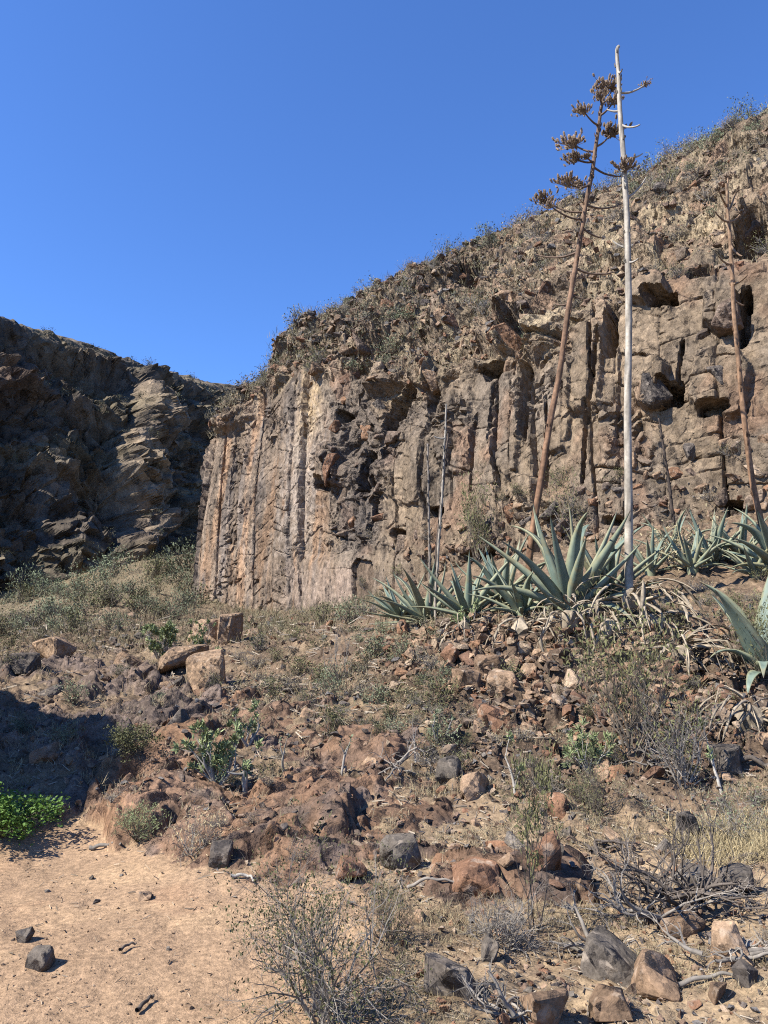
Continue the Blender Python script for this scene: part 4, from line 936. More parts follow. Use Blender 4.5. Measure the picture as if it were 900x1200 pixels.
def dead_rosette(px, py, n, L, label, seed, zoff=0.12, flat=0.0):
    rng = np.random.RandomState(seed); p = hit(px, py)[0]; e = link('dead_agave', None); e.location = p + Vector((0, 0, zoff))
    for k in range(n):
        o = link('dried_leaf', STRAPS[rng.randint(8)], None, e); azm = rng.uniform(0, 6.28)
        o.rotation_euler = (rng.normal() * .25, -rng.normal() * .25 + flat, azm); s = L * rng.uniform(.6, 1.15); o.scale = (s, s * rng.uniform(.7, 1.3), s); o.location = (math.cos(azm) * .06, math.sin(azm) * .06, rng.uniform(-.05, .22))
    link('heart', rock_mesh('heart', seed, 14, (.3, .3, .35), .05, 1, .02, .2), M['dead_leaf'], e)
    return tag(e, label, 'dead agave')
dead_rosette(738, 728, 24, .95, 'dead agave with dried pale leaves hanging round the bleached stalk', 201, .25)
dead_rosette(668, 738, 18, .75, 'heap of dried leaves drooping under the largest agave', 202, .1)
dead_rosette(712, 752, 16, .65, 'withered agave spilling pale straps down the rubble', 203, .1)
dead_rosette(765, 745, 18, .75, 'collapsed dead agave between the bleached stalk and the bare soil', 204, .08)
dead_rosette(800, 772, 30, .8, 'flat dead agave lying in litter beside the broad bent leaves', 205, .05)
dead_rosette(545, 742, 14, .6, 'dried leaves under the green agave by the twin stalks', 206, .06)
dead_rosette(610, 745, 18, .6, 'dried leaves lying on the rubble under the small agave', 207, .06)
dead_rosette(880, 850, 26, .6, 'dark litter of dead agave leaves below the broad bent agave', 208, .05)

# ------------------------------------------------------------------ tall flower stalks
def seed_head(rng, size, c, d):
    """a tuft of upright dry pods"""
    L = []
    for _ in range(64):
        q = c + rng.normal(size=3) * size * np.array((.32, .32, .07)); dd = unit(d * .3 + np.array((0, 0, 1.2)) + rng.normal(size=3) * .2 + (q - c) / size * .8); h = size * rng.uniform(.2, .34)
        L.append((np.array([q, q + dd * h * .3, q + dd * h * .75, q + dd * h]), np.array((.02, .055, .05, .012)) * size * 1.2)); L.append((np.array([c - np.array((0, 0, size * .3)), (c + q) / 2 - np.array((0, 0, size * .1)), q]), np.full(3, .012 * size)))
    return tubes(L, 5)
def stalk(pts, Y, w0, w1, mat, c0, c1, branches, label, seed, heads=()):
    """pts: photo points from foot to tip at distance Y; branches: (start, end, head size px or 0)"""
    rng = np.random.RandomState(seed); W3 = [at(x, y, Y) for x, y in pts]
    foot = W3[0].copy(); gz = hit(*pts[0])[0]
    e = link('agave_flower_stalk', None); e.location = foot
    n = 60; t = np.linspace(0, len(W3) - 1, n); K = np.array(W3)[:, None, :]; P = catmull(K, t)[:, 0] - foot
    P = np.vstack([[P[0] - np.array((0, 0, .35))], P]); t = np.r_[0, t]; u = t / t.max()
    P[:, :2] += np.stack([perlin(u * 9, u * 0 + seed), perlin(u * 9 + 40, u * 0 + seed)], 1) * .012
    R = (w0 + (w1 - w0) * u) / 2 * span(1, Vector(foot)) * (1 + .07 * np.abs(perlin(u * 40, u * 0 + 3)))
    V, Q = tubes([(P, R)], 10); uu = np.repeat(u, 10)[:, None]
    C = (np.array(c0) * (1 - uu) + np.array(c1) * uu) * (.5 + .8 * np.clip(.5 + fbm(uu[:, 0] * 60, np.tile(np.arange(10), len(P)) * .5, 0, 3, seed), 0, 1))[:, None]
    link('stem', np_mesh('stem', V, Q, None, C, True), M[mat], e)
    # dry bract scars up the stem
    L = []
    for k in range(40):
        i = rng.randint(3, len(P) - 6); a = rng.uniform(0, 6.28); o = np.array((math.cos(a), math.sin(a), 0)); q = P[i] + o * R[i]
        L.append((np.array([q - np.array((0, 0, .01)), q + o * .012 + np.array((0, 0, .02)), q + o * .02 + np.array((0, 0, .06))]), np.array((.012, .009, .002))))
    V, Q = tubes(L, 4); link('bract_scars', np_mesh('bract_scars', V, Q, None, np.zeros((len(V), 3)) + np.array(c0) * .4), M[mat], e)['kind'] = 'stuff'
    for (sx, sy), (ex, ey), hs_px in branches:
        a = at(sx, sy, Y) - foot; dY = rng.uniform(-.35, .35); b = at(ex, ey, Y + dY) - foot
        k = np.argmin(np.linalg.norm(P - a, axis=1)); a = P[k]
        L_ = np.linalg.norm(b - a); m1 = a + (b - a) * .35 + np.array((0, 0, -.10 * L_)); m2 = a + (b - a) * .75 + np.array((0, 0, -.08 * L_))
        pl = catmull(np.array([a, m1, m2, b])[:, None, :], np.linspace(0, 3, 10))[:, 0]
        V, Q = tubes([(pl, np.linspace(.018, .009, 10))], 6); br = link('branch', np_mesh('branch', V, Q, None, np.zeros((len(V), 3)) + np.array(c1) * .8, True), M[mat], e)
        if hs_px:
            V, Q = seed_head(rng, span(hs_px * .88, Vector(foot)), b, unit(b - a)); link('seed_head', np_mesh('seed_head', V, Q), M['seed'], br)
    return tag(e, label, 'stalk')
stalk([(620, 655), (628, 600), (641, 515), (655, 440), (667, 360), (676, 300), (686, 245), (694, 200), (699, 165), (704, 130), (708, 112)], 10.6, 8.5, 3.6, 'brown_stalk', (.33, .185, .105), (.25, .17, .12),
 [((706, 118), (709, 102), 26), ((705, 122), (718, 104), 14), ((705, 124), (703, 113), 16), ((701, 148), (684, 130), 20), ((698, 175), (671, 168), 28), ((696, 188), (674, 186), 22), ((697, 192), (688, 184), 12), ((690, 215), (665, 214), 24), ((690, 220), (679, 218), 16), ((682, 250), (637, 234), 24), ((680, 256), (645, 241), 14),
  ((702, 137), (719, 119), 18), ((699, 170), (718, 154), 30), ((695, 197), (731, 206), 0), ((691, 237), (728, 239), 0), ((684, 268), (708, 279), 0), ((676, 296), (628, 298), 0), ((676, 314), (722, 318), 0), ((671, 345), (684, 350), 0), ((669, 350), (650, 356), 0)],
 'tall reddish brown flower stalk leaning with tufts of dry seed pods', 301)
stalk([(738, 738), (737, 660), (736, 560), (736, 450), (737, 350), (734, 250), (731, 190), (727, 135), (725, 95), (723, 62), (725, 54)], 9.9, 10.5, 4, 'white_stalk', (.54, .47, .37), (.54, .49, .42),
 [((729, 112), (756, 99), 11), ((732, 145), (750, 146), 0), ((733, 186), (753, 180), 0), ((734, 195), (733, 195), 24), ((736, 228), (757, 208), 0), ((728, 128), (711, 128), 0), ((736, 290), (718, 282), 0), ((737, 310), (748, 303), 0), ((730, 85), (729, 81), 0)],
 'tall straight bleached white flower stalk with a broken tip', 302)
stalk([(898, 655), (893, 620), (882, 565), (872, 490), (866, 430), (860, 360), (857, 300), (853, 250), (851, 215)], 10.8, 8, 3.4, 'brown_stalk', (.38, .21, .115), (.37, .245, .155),
 [((852, 222), (853, 207), 15), ((852, 240), (842, 222), 9), ((852, 245), (862, 225), 8), ((854, 262), (838, 248), 0), ((854, 258), (868, 250), 10), ((857, 290), (870, 300), 0), ((857, 310), (842, 300), 0), ((858, 330), (876, 322), 0), ((861, 350), (872, 358), 0)],
 'slender reddish flower stalk with sparse dry tuft at the slope edge', 303)
stalk([(791, 640), (788, 600), (783, 560), (777, 520), (772, 490)], 13.5, 4.5, 2.2, 'brown_stalk', (.10, .075, .06), (.11, .085, .07), [], 'thin dark dead stalk in front of the cliff wall', 304)
stalk([(510, 700), (514, 640), (518, 580), (521, 520), (523, 474)], 11.6, 3.4, 2.0, 'white_stalk', (.38, .33, .265), (.42, .38, .32), [((522, 515), (508, 511), 0)], 'pale thin dead stalk rising from the end of the agave row', 305)
stalk([(504, 690), (503, 640), (502, 570), (501, 520)], 12.0, 3.2, 2.0, 'white_stalk', (.30, .25, .20), (.36, .31, .26), [], 'thinner short dead stalk beside the pale thin stalk', 306)
stalk([(508, 690), (514, 620), (520, 560), (525, 508)], 12.4, 4, 2.4, 'brown_stalk', (.12, .09, .07), (.16, .12, .095), [], 'dark thin strip crossing behind the pale thin stalk', 307)  # thin dark tapering strip, drawn with the stem builder

# ------------------------------------------------------------------ succulent shrubs with leaf tufts
def kleinia_meshes(seed, stems, L, r, lev, tuft, leaf, lw=.16, spread=.75):
    rng = np.random.RandomState(seed); out, tips = [], []
    for k in range(stems):
        a = 2 * math.pi * (k + rng.rand() * .6) / max(stems, 1)
        t = .75 if stems > 1 else .12
        grow(rng, np.array((0, 0, -.05)), (math.cos(a) * t, math.sin(a) * t, 1), L, r, lev, out, tips, (2, 3), spread, .45, .66, .12, 5)
    V, Q = tubes(out, 6); b = np_mesh('branches', V, Q, None, None, True); b.materials.append(M['bark'])
    tufts = []
    for q, d in tips:
        n = tuft
        dd = d + rng.normal(size=(n, 3)) * .65; dd /= np.linalg.norm(dd, axis=1)[:, None]; s = np.cross(dd, rng.normal(size=(n, 3))); s /= np.linalg.norm(s, axis=1)[:, None]
        ln = leaf * rng.uniform(.6, 1.2, (n, 1)); c = q - d * rng.uniform(0, leaf * .9, (n, 1)) + rng.normal(size=(n, 3)) * .006
        u = np.cross(dd, s)
        v = np.stack([c, c + dd * ln * .55 + s * ln * lw, c + dd * ln, c + dd * ln * .55 - s * ln * lw, c + dd * ln * .5 - u * ln * lw * .5], 1).reshape(-1, 3)
        i = np.arange(n)[:, None] * 5; tufts.append((v, np.concatenate([i + np.array((0, 1, 2, 4)), i + np.array((0, 4, 2, 3))], 0)))
    return b, tufts
def kleinia(px, py, hpx, meshes, mat, label, rz=None, group=None):
    b, tufts = meshes; p = hit(px, py)[0]
    H = max(t[0][:, 2].max() for t in tufts)
    e = plant('succulent_shrub', (b,), p, span(hpx, p) / H, label, 'shrub', group, rz)
    for v, q in tufts: link('leaf_tuft', np_mesh('leaf_tuft', v, q), M[mat], e)
    return e
kleinia(255, 918, 74, kleinia_meshes(21, 8, .30, .016, 2, 26, .06, .17), 'pale_green', 'wide branching succulent with pale green leaf tufts on the red lava', .3)
kleinia(288, 930, 40, kleinia_meshes(22, 1, .28, .03, 1, 18, .06, .16), 'pale_green', 'forked pale stemmed succulent beside the wide branching one', 1.0)
kleinia(290, 872, 52, kleinia_meshes(23, 2, .34, .022, 2, 26, .065, .17), 'pale_green', 'little tree shaped succulent with white stem on the lava ridge')
kleinia(333, 903, 44, kleinia_meshes(24, 1, .34, .025, 1, 6, .06, .2), 'grey_green', 'nearly bare white stem above the red lava')
kleinia(604, 932, 72, kleinia_meshes(25, 1, .62, .028, 1, 26, .10, .17), 'pale_green', 'single stemmed succulent with one green tuft on the stony slope')
kleinia(846, 928, 88, kleinia_meshes(26, 1, .6, .03, 1, 22, .13, .13), 'pale_green', 'pale stemmed succulent with two green tufts near the fallen log', 2.0)
kleinia(690, 905, 66, kleinia_meshes(27, 8, .34, .012, 2, 30, .09, .08), 'pale_green', 'spreading bush of narrow pale green leaves among the rubble')
kleinia(718, 752, 34, kleinia_meshes(29, 3, .3, .02, 2, 12, .09, .15), 'pale_green', 'young succulent on the slope edge by the bleached stalk')
kleinia(235, 768, 44, kleinia_meshes(30, 5, .3, .014, 2, 30, .06, .16), 'pale_green', 'green succulent growing between the pale boulders')
kleinia(188, 772, 46, kleinia_meshes(31, 8, .3, .012, 2, 34, .06, .16), 'pale_green', 'bright green bush beside the pale boulders at the valley edge')
kleinia(545, 742, 42, kleinia_meshes(32, 5, .3, .014, 2, 16, .08, .14), 'pale_green', 'fresh green bush in front of the agave row')
kleinia(400, 905, 44, kleinia_meshes(33, 1, .34, .022, 1, 8, .06, .2), 'grey_green', 'bare white stemmed succulent among grey scrub on the lava')
kleinia(515, 870, 40, kleinia_meshes(34, 2, .34, .02, 1, 10, .07, .2), 'grey_green', 'small pale stemmed succulent in the mid slope scrub')

# leafy green bushes
def leafy_bush(px, py, wpx, hpx, mat, n, leaf, label, seed, lw=.28):
    p = hit(px, py)[0]; w, h = span(wpx, p), span(hpx, p); rng = np.random.RandomState(seed)
    out, tips = [], []
    for k in range(16):
        a = rng.uniform(0, 6.28); t = rng.uniform(.2, 1.1); grow(rng, np.array((0, 0, -.03)), (math.cos(a) * t, math.sin(a) * t, .8), .48, .012, 2, out, tips, (3, 4), .6, .2, .6, .2, 4)
    V, Q = tubes(out, 4); b = np_mesh('branches', V, Q); b.materials.append(M['twig'])
    lv, lq = leaf_quads(rng, tips, n, leaf, lw, .05, .6); f = np_mesh('foliage', lv, lq); f.materials.append(M[mat])
    H = np.percentile(lv[:, 2], 98); Wd = np.percentile(np.abs(lv[:, 0]), 97) * 2
    return plant('leafy_bush', (b, f), p, (w / Wd, w / Wd, h / H), label, 'bush')
leafy_bush(4, 980, 135, 46, 'green', 5200, .05, 'vivid green leafy bush at the edge of the sand', 401, .3)
leafy_bush(160, 985, 62, 40, 'pale_green', 1800, .06, 'light green grassy bush at the foot of the red lava', 402, .1)
leafy_bush(158, 884, 62, 34, 'olive', 2600, .05, 'dark green bush in the hollow of the stream bed', 403)

# ------------------------------------------------------------------ hero dry shrubs
def dry(px, py, wpx, hpx, meshes, label, rz=0.0, cat='shrub', name='dry_shrub'):
    p = hit(px, py)[0]; b = meshes[0]; co = np.array([v.co for v in b.vertices]); H = np.percentile(co[:, 2], 98.5); Wd = np.percentile(np.abs(co[:, 0]), 97) * 2
    w, h = span(wpx, p), span(hpx, p)
    return plant(name, meshes, p, (w / Wd, w / Wd, h / H), label, cat, None, rz)
dry(385, 1196, 215, 188, shrub_meshes('dry_shrub', 41, 14, .42, .008, 3, (4, 5), .6, .12, 'grey_twig', 'olive', 5500, .013, .25, .012, 1.05), 'large loose shrub of thin twigs with tiny olive leaves on the sand edge')
dry(455, 1105, 90, 80, shrub_meshes('dry_shrub', 42, 11, .40, .007, 3, (4, 5), .65, .15, 'dark_twig', 'olive', 3200, .013, .25, .012, .9), 'dark twigged shrub behind the large loose shrub')
dry(590, 1108, 104, 66, shrub_meshes('cushion_shrub', 43, 22, .30, .008, 3, (3, 5), .55, .1, 'grey_twig', None, 0, tilt=1.15), 'round grey cushion of dense leafless twigs on sandy soil', 0, 'shrub', 'cushion_shrub')
dry(700, 952, 74, 66, shrub_meshes('cushion_shrub', 44, 18, .32, .007, 3, (3, 5), .55, .1, 'twig', 'olive', 900, .02, .3, .02, tilt=1.1), 'rounded brown olive cushion shrub below the narrow leaved bush', 0, 'shrub', 'cushion_shrub')
dry(625, 925, 60, 55, shrub_meshes('cushion_shrub', 45, 18, .32, .008, 3, (3, 5), .55, .1, 'twig', None, 0, tilt=1.1), 'dusky leafless shrub behind the single stemmed succulent', 0, 'shrub', 'cushion_shrub')
dry(860, 985, 96, 60, shrub_meshes('cushion_shrub', 46, 17, .34, .007, 3, (3, 5), .6, .05, 'grey_twig', 'grey_green', 700, .02, .3, .02, tilt=1.2), 'low grey brown spreading shrub above the golden grass', 0, 'shrub', 'cushion_shrub')
dry(738, 890, 105, 180, shrub_meshes('tall_shrub', 47, 12, .5, .008, 3, (3, 4), .4, .5, 'twig', 'olive', 1300, .035, .16, .03, .5), 'tall upright shrub of thin twigs with olive leaves on the rubble', 0, 'shrub', 'tall_shrub')
dry(800, 920, 95, 120, shrub_meshes('tall_shrub', 48, 12, .5, .009, 3, (3, 4), .5, .35, 'grey_twig', 'olive', 500, .04, .16, .03, .7), 'mostly bare grey shrub beside the fallen log', 0, 'shrub', 'tall_shrub')
dry(890, 800, 60, 90, shrub_meshes('tall_shrub', 49, 9, .5, .008, 3, (3, 4), .45, .4, 'twig', 'olive', 1200, .04, .16, .03, .6), 'olive shrub growing through the broad bent agave', 0, 'shrub', 'tall_shrub')
dry(625, 1090, 50, 190, shrub_meshes('tall_shrub', 50, 4, .6, .008, 2, (3, 4), .3, .5, 'dark_twig', 'olive', 800, .04, .16, .03, .3), 'tall wispy olive plant rising behind the grey cushion', 0, 'shrub', 'tall_shrub')
dry(560, 660, 60, 90, shrub_meshes('tall_shrub', 51, 9, .5, .010, 3, (3, 4), .5, .35, 'twig', 'olive', 1400, .05, .16, .04, .7), 'olive scrub against the cliff foot behind the twin stalks', 0, 'shrub', 'tall_shrub')
dry(790, 660, 80, 50, shrub_meshes('dry_shrub', 52, 10, .4, .008, 3, (3, 4), .6, .2, 'grey_twig', 'straw', 900, .05, .12, .04, .9), 'straw coloured shrub at the cliff foot beside the slender agave')
dry(670, 620, 60, 60, shrub_meshes('dry_shrub', 53, 10, .4, .009, 3, (3, 4), .6, .2, 'grey_twig', 'olive', 700, .05, .12, .04, .9), 'grey shrub against the wall above the largest agave')
dry(225, 1000, 80, 52, shrub_meshes('dry_shrub', 54, 14, .4, .008, 3, (3, 4), .6, .1, 'grey_twig', 'straw', 700, .05, .1, .03, 1.0), 'pale dry shrub at the foot of the red lava by the dark block')
dry(395, 800, 36, 70, shrub_meshes('tall_shrub', 55, 7, .5, .009, 2, (3, 4), .4, .4, 'grey_twig'), 'bare upright grey twigs on the middle slope', 0, 'shrub', 'tall_shrub')
# tangle of dead branches
def tangle(px, py, wpx, hpx, label, seed, n_limb, lev, mat):
    p = hit(px, py)[0]; w, h = span(wpx, p), span(hpx, p); rng = np.random.RandomState(seed); e = link('dead_bush', None); e.location = p
    tw = []
    for k in range(n_limb):
        a = rng.uniform(0, 6.28); s = np.array((rng.normal() * .10 * w, rng.normal() * .08 * w, rng.uniform(0, .2) * h)); out, tips = [], []
        grow(rng, s, (math.cos(a), math.sin(a) * .6, rng.uniform(.0, .55)), w * rng.uniform(.28, .5), .011 * rng.uniform(.6, 1.3), lev, out, tips, (3, 4), .55, .02, .55, .2, 7)
        V, Q = tubes(out[:1], 5); V[:, 2] = np.maximum(V[:, 2], -.02); link('branch', np_mesh('branch', V, Q, None, None, True), M[mat], e); tw += out[1:]
    V, Q = tubes(tw, 3); V[:, 2] = np.where(V[:, 2] < 0, V[:, 2] * .1, V[:, 2]); link('twigs', np_mesh('twigs', V, Q), M[mat], e)['kind'] = 'stuff'
    return tag(e, label, 'dead bush')
tangle(795, 1072, 215, 130, 'dark tangle of fallen dead branches on the dusty ground', 601, 26, 2, 'dark_twig')
tangle(770, 1080, 180, 70, 'pale broken twigs lying under the dark tangle', 602, 14, 2, 'grey_twig')
tangle(700, 1000, 120, 70, 'crooked dead limbs reaching out of the tangle over dry grass', 603, 7, 1, 'dark_twig')
tangle(780, 905, 120, 70, 'bare fallen twigs on the stones below the grey shrub', 604, 9, 2, 'grey_twig')
tangle(862, 1128, 120, 60, 'small heap of grey twigs by the leaning slab', 605, 9, 2, 'grey_twig')
tangle(690, 1118, 110, 46, 'thin grey twigs strewn behind the large grey boulder', 606, 8, 2, 'grey_twig')
tangle(590, 1192, 120, 60, 'pale dry twigs beside the broad brown rock', 607, 9, 2, 'grey_twig')
tangle(470, 905, 90, 50, 'grey dead scrub lying across the lava', 608, 9, 2, 'grey_twig')
def lying_stick(pts, r, mat, label, name='dead_stick', lift=.02):
    P = []
    for x, y in pts: q = hit(x, y)[0]; P.append(np.array(q) + np.array((0, 0, lift)))
    K = np.array(P)[:, None, :]; pl = catmull(K, np.linspace(0, len(P) - 1, 24))[:, 0]; foot = pl[0].copy()
    pl = pl - foot; pl[1:-1, 2] += perlin(np.linspace(0, 5, 22), np.zeros(22)) * r
    V, Q = tubes([(pl, np.linspace(r, r * .45, 24))], 7); o = link(name, np_mesh(name, V, Q, None, None, True), M[mat]); o.location = foot
    return tag(o, label, 'stick')
lying_stick([(478, 1044), (500, 1034), (520, 1036), (543, 1038)], .011, 'grey_twig', 'pale weathered branch lying across the reddish rocks')
lying_stick([(830, 897), (865, 893), (905, 900)], .035, 'dark_twig', 'dark fallen log lying across the rocks near the edge of the slope', 'fallen_log', .03)
lying_stick([(270, 1030), (290, 1030), (298, 1036)], .012, 'bark', 'small pale stick on the sand beside the red lava')
lying_stick([(105, 997), (125, 993), (142, 992)], .016, 'grey_twig', 'grey stick lying on the sand by the grassy bush')
lying_stick([(160, 1190), (172, 1178), (180, 1172)], .010, 'dark_twig', 'dark curved twig on the gravelly sand')
lying_stick([(140, 1118), (150, 1112), (160, 1110)], .008, 'dark_twig', 'short dark twig on the middle of the sand')
lying_stick([(790, 1160), (830, 1150), (870, 1146)], .012, 'grey_twig', 'long pale twig on dry soil beside the tan slab')

# ------------------------------------------------------------------ counted scrub
SH = {}
SH['a'] = [shrub_meshes('scrub', 700 + i, 11, .40, .012, 2, (4, 5), .6, .15, 'grey_twig', 'olive', 420, .05, .22, .04, 1.0, joined=True)[0] for i in range(4)]
SH['b'] = [shrub_meshes('scrub', 720 + i, 12, .40, .012, 2, (4, 6), .6, .15, 'grey_twig', 'straw', 260, .06, .12, .04, 1.0, joined=True)[0] for i in range(3)]
SH['c'] = [shrub_meshes('scrub', 740 + i, 10, .40, .012, 2, (4, 5), .6, .2, 'twig', 'grey_green', 620, .06, .2, .05, .95, joined=True)[0] for i in range(4)]
SH['d'] = [shrub_meshes('scrub', 760 + i, 9, .40, .013, 2, (4, 5), .55, .3, 'twig', 'olive', 520, .06, .22, .05, .8, joined=True)[0] for i in range(3)]
KIND = {'a': 'grey olive', 'b': 'straw coloured', 'c': 'grey green', 'd': 'brown olive'}
def bush_size(s): return 'low' if s < .35 else 'knee high' if s < .6 else 'waist high' if s < 1.0 else 'big'
def scrub(spots, lo, hi, kinds, where, group, asp=1.0):
    for p, n in spots:
        k = kinds[rngS.randint(len(kinds))]; me = SH[k][rngS.randint(len(SH[k]))]; s = span(rngS.uniform(lo, hi), p) / .85
        o = link('scrub_bush', me); put(o, p, (s, s, s * rngS.uniform(.75, 1.2) * asp), None, .02 * s)
        tag(o, f'{bush_size(s * .7)} {KIND[k]} bush {where} near {near(p)}', 'bush', group)
scrub(spots_face(CP_, CNN, PX, PY, 74, UPPER, 15), 18, 40, 'aabbc', 'above the cliff', 'bushes on the slope above the cliff')
scrub(spots_face(CP_, CNN, PX, PY, 28, [(720, 215), (790, 185), (920, 120), (920, 230), (800, 260)], 15), 20, 38, 'abbc', 'below the top', 'dense bushes below the top')
CREST = [(300, 462), (350, 385), (385, 345), (480, 294), (560, 264), (655, 231), (775, 181), (905, 117), (905, 128), (775, 192), (655, 241), (560, 274), (480, 304), (392, 355), (356, 392), (306, 466)]
scrub(spots_face(CP_, CNN, PX, PY, 30, CREST, 13), 11, 28, 'aacd', 'on the skyline', 'bushes along the skyline', 1.1)
scrub(spots_face(CP_, CNN, PX, PY, 14, [(390, 640), (640, 560), (900, 520), (900, 600), (640, 640), (400, 700)], 24), 16, 32, 'abd', 'on a wall ledge', 'bushes on the cliff wall')
VAL = [(-10, 702), (90, 690), (150, 672), (230, 660), (230, 720), (170, 735), (80, 745), (-10, 765)]
scrub(spots_ground(44, VAL, 14, 60, 13), 26, 46, 'acdc', 'on the valley floor', 'bushes on the valley floor')
MID = [(280, 745), (440, 715), (500, 760), (540, 830), (560, 880), (480, 900), (400, 870), (330, 830), (280, 790)]
scrub(spots_ground(44, MID, 6, 26, 18), 20, 44, 'abcd', 'on the middle slope', 'bushes on the middle slope')
scrub(spots_ground(24, [(440, 790), (920, 760), (920, 950), (560, 950)], 5, 12, 30), 20, 44, 'abd', 'among the rubble', 'bushes among the rubble')
scrub(spots_ground(12, [(470, 980), (920, 960), (920, 1215), (480, 1215)], 2.4, 6, 50), 20, 40, 'bb', 'on dusty ground', 'low tufts on the dusty ground', .6)
scrub(spots_ground(16, [(745, 690), (920, 680), (920, 745), (745, 745)], 7, 14, 16), 20, 40, 'abd', 'beside the agaves', 'bushes between the agaves')
scrub(spots_ground(9, RED, 5, 9, 36), 20, 38, 'bbc', 'in a lava crack', 'bushes on the red lava', .8)
scrub(spots_ground(9, BEDP, 7, 20, 40), 20, 34, 'ac', 'in the stream bed', 'bushes in the stream bed')
# scrub too small and too dense to count: joined
LITE = []
for i in range(6):
    rng = np.random.RandomState(800 + i); out, tips = [], []
    for k in range(6):
        a = rng.uniform(0, 6.28); t = rng.uniform(.2, 1.1); grow(rng, np.array((0, 0, -.03)), (math.cos(a) * t, math.sin(a) * t, .8), .5, .016, 1, out, tips, (3, 4), .6, .15, .6, .25, 2)
    V, Q = tubes(out, 3); lv, lq = leaf_quads(rng, tips, 110, .10, .24, .09)
    LITE.append((np.concatenate([V, lv]), np.concatenate([Q, lq + len(V)]), len(V)))
def joined_scrub(name, P, hpx, twig, leafs, label):
    VV, QQ, CC, base = [], [], [], 0
    for p in P:
        v, q, nt_ = LITE[rngS.randint(6)]; s = span(hpx * rngS.uniform(.6, 1.4), Vector(p)) / .7; a = rngS.uniform(0, 6.28)
        R = np.array(((math.cos(a), -math.sin(a), 0), (math.sin(a), math.cos(a), 0), (0, 0, rngS.uniform(.7, 1.1))))
        VV.append(v @ R.T * s + p); QQ.append(q + base); c = np.zeros(v.shape) + np.array(twig) * rngS.uniform(.8, 1.2); c[nt_:] = np.array(leafs[rngS.randint(len(leafs))]) * rngS.uniform(.75, 1.25); CC.append(c); base += len(v)
    return tag(link(name, np_mesh(name, np.concatenate(VV), np.concatenate(QQ), None, np.concatenate(CC)), M['stuff']), label, 'scrub', None, 'stuff')
hm = (poly_mask(HX, HY, [(-40, 375), (62, 396), (130, 416), (200, 440), (300, 464), (300, 650), (130, 690), (-40, 710)], 2) > .5).ravel(); k = rngS.choice(len(hm), 320, p=hm / hm.sum())
joined_scrub('far_scrub', HP.reshape(-1, 3)[k], 8, (.22, .19, .15), [(.14, .14, .075), (.19, .19, .12)], 'dense small scrub over the hillside across the valley')
P, Nn, k = pick_ground(150, (which == 0) * (1 - m_sand) * (QY > 725) * (QY < 970) * (QX > 270) * (QX < 930) * (.3 + sstep(-.1, .3, fbm(GX * .8, GY * .8, 0, 3, 517))))
joined_scrub('low_scrub', P, 15, (.32, .275, .21), [(.20, .19, .09), (.29, .27, .16), (.40, .33, .20)], 'low dry scrub filling the gaps on the stony slope')
um = ((TVV > 3.05) & (TVV < 5.1) & (PX > 240) & (PX < 960)).ravel(); k = rngS.choice(len(um), 230, p=um / um.sum())
joined_scrub('slope_scrub', CP_.reshape(-1, 3)[k], 14, (.30, .26, .21), [(.19, .18, .10), (.27, .26, .17), (.38, .32, .20)], 'dense small scrub between the bushes above the cliff')

# ------------------------------------------------------------------ grass and litter that nobody could count
def blades(P, n_each, h, spread, col, jit):
    """upright dry blades: each a bent sliver of two triangles"""
    n = len(P) * n_each; c = np.repeat(P, n_each, 0) + rngS.normal(size=(n, 3)) * np.repeat(spread, n_each)[:, None] * np.array((1, 1, .0))
    H = np.repeat(h, n_each)[:, None] * rngS.uniform(.5, 1.2, (n, 1)); d = rngS.normal(size=(n, 3)) * .55 + np.array((0, 0, 1)); d /= np.linalg.norm(d, axis=1)[:, None]
    s = np.cross(d, rngS.normal(size=(n, 3))); s /= np.linalg.norm(s, axis=1)[:, None]; w = H * .02
    m = c + d * H * .55; t = c + d * H + rngS.normal(size=(n, 3)) * H * .15
    V = np.stack([c - s * w, c + s * w, m + s * w * .8, m - s * w * .8, t], 1).reshape(-1, 3); i = np.arange(n)[:, None] * 5
    return V, i + np.array((0, 1, 2, 3)), i + np.array((3, 2, 4)), np.repeat(col[None] * rngS.uniform(1 - jit, 1 + jit, (n, 1)), 5, 0).reshape(-1, 3)
def grass(name, P, n_each, hpx, spx, col, label):
    k = pix(P); V, Q, T, C = blades(P, n_each, k * hpx, k * spx, np.array(col), .35)
    return tag(link(name, np_mesh(name, V, Q, T, C), M['stuff']), label, 'grass', None, 'stuff')
gnoise = sstep(.05, .45, fbm(GX * 1.1, GY * 1.1, 0, 3, 501))
P, Nn, k = pick_ground(1900, (which == 0) * (1 - m_sand) * (QY > 900) * gnoise * (QX > 430)); grass('dry_grass', P, 12, 12, 5, (.44, .36, .22), 'pale dry grass on the dusty stony ground')
P, Nn, k = pick_ground(420, poly_mask(GPX, GPY, [(790, 965), (900, 960), (910, 1010), (840, 1015), (780, 990)], 10)); grass('golden_grass', P, 18, 17, 6, (.47, .38, .22), 'patch of golden dry grass behind the dead branches')
P, Nn, k = pick_ground(1500, (which == 0) * (1 - m_sand) * (QY < 930) * (QY > 715) * (.25 + gnoise)); grass('slope_grass', P, 9, 13, 5, (.36, .295, .18), 'dry grass and dead stems over the stony slope')
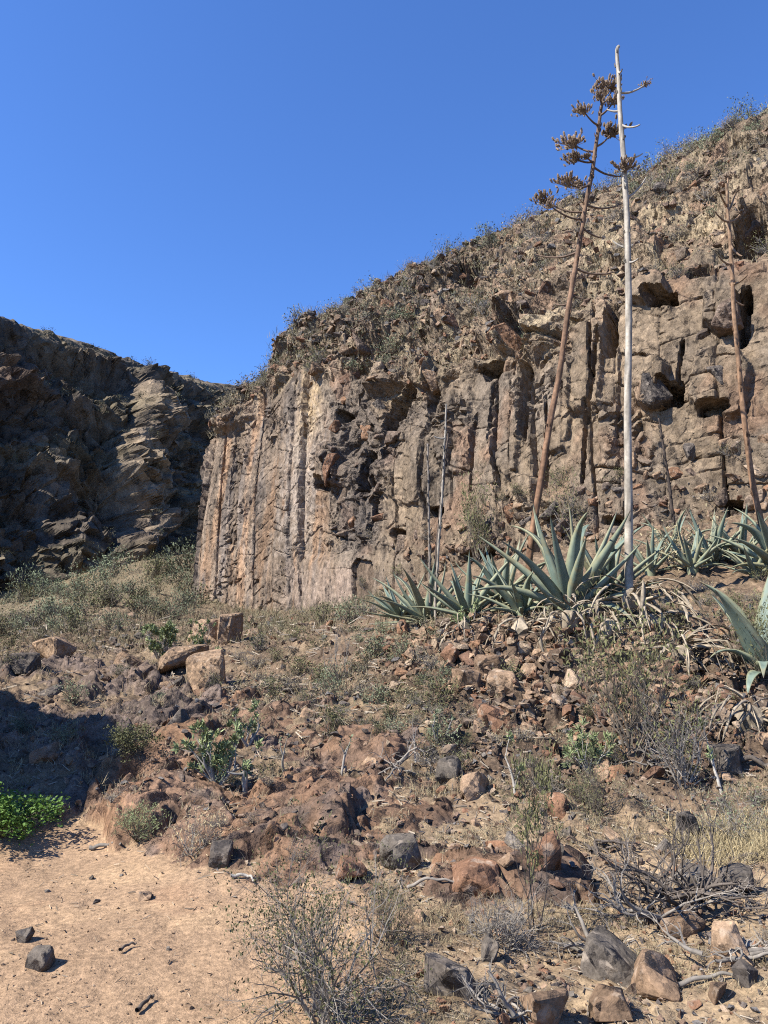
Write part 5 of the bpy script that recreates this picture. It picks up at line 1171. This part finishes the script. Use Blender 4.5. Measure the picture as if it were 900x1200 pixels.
P, Nn, k = pick_ground(500, (which > 0) * (.2 + gnoise)); grass('crevice_grass', P, 8, 13, 4, (.40, .33, .21), 'dry grass in the crevices of the lava')
m_v = (RR > 16) * (RR < 60) * (GPX > -30) * (GPX < 460) * (which == 0); pv = m_v.ravel() / m_v.sum(); k = rngS.choice(pv.size, 1800, p=pv); grass('valley_grass', GP.reshape(-1, 3)[k], 9, 12, 5, (.30, .26, .15), 'dry grass over the valley floor and the cliff foot')
pu = m_up.ravel() / m_up.sum(); k = rngS.choice(pu.size, 2100, p=pu); grass('hillside_grass', CP_.reshape(-1, 3)[k], 9, 11, 5, (.34, .29, .18), 'dry grass and stems on the slope above the cliff')
# twig litter
def litter(name, P, lpx, col, label):
    n = len(P); k = pix(P)[:, None]; d = rngS.normal(size=(n, 3)); d[:, 2] *= .3; d /= np.linalg.norm(d, axis=1)[:, None]; L = k * rngS.uniform(.4, 1.3, (n, 1)) * lpx
    s = np.cross(d, np.array((0, 0, 1.0))); s /= np.linalg.norm(s, axis=1)[:, None] + 1e-9; w = k * rngS.uniform(.35, .8, (n, 1)); c = P + np.array((0, 0, 1)) * k * 1.2; up = np.array((0, 0, 1.0)) * w
    V = np.stack([c - d * L / 2 - s * w, c - d * L / 2 + s * w, c - d * L / 2 + up * 1.5, c + d * L / 2 - s * w, c + d * L / 2 + s * w, c + d * L / 2 + up * 1.5], 1).reshape(-1, 3)
    i = np.arange(n)[:, None] * 6; Q = np.concatenate([i + np.array((0, 1, 4, 3)), i + np.array((1, 2, 5, 4)), i + np.array((2, 0, 3, 5))])
    C = np.repeat(np.array(col) * rngS.uniform(.5, 1.4, (n, 1)), 6, 0)
    return tag(link(name, np_mesh(name, V, Q, None, C), M['stuff']), label, 'litter', None, 'stuff')
P, Nn, k = pick_ground(5200, (which == 0) * (1 - m_sand) * (QY > 725)); litter('twig_litter', P, 15, (.33, .275, .21), 'dead twigs and plant litter over slope and dusty ground')
P, Nn, k = pick_ground(500, m_sand * (.15 + sstep(250, 420, QX))); litter('straw_litter', P, 9, (.33, .25, .17), 'bits of straw and twig on the sand')
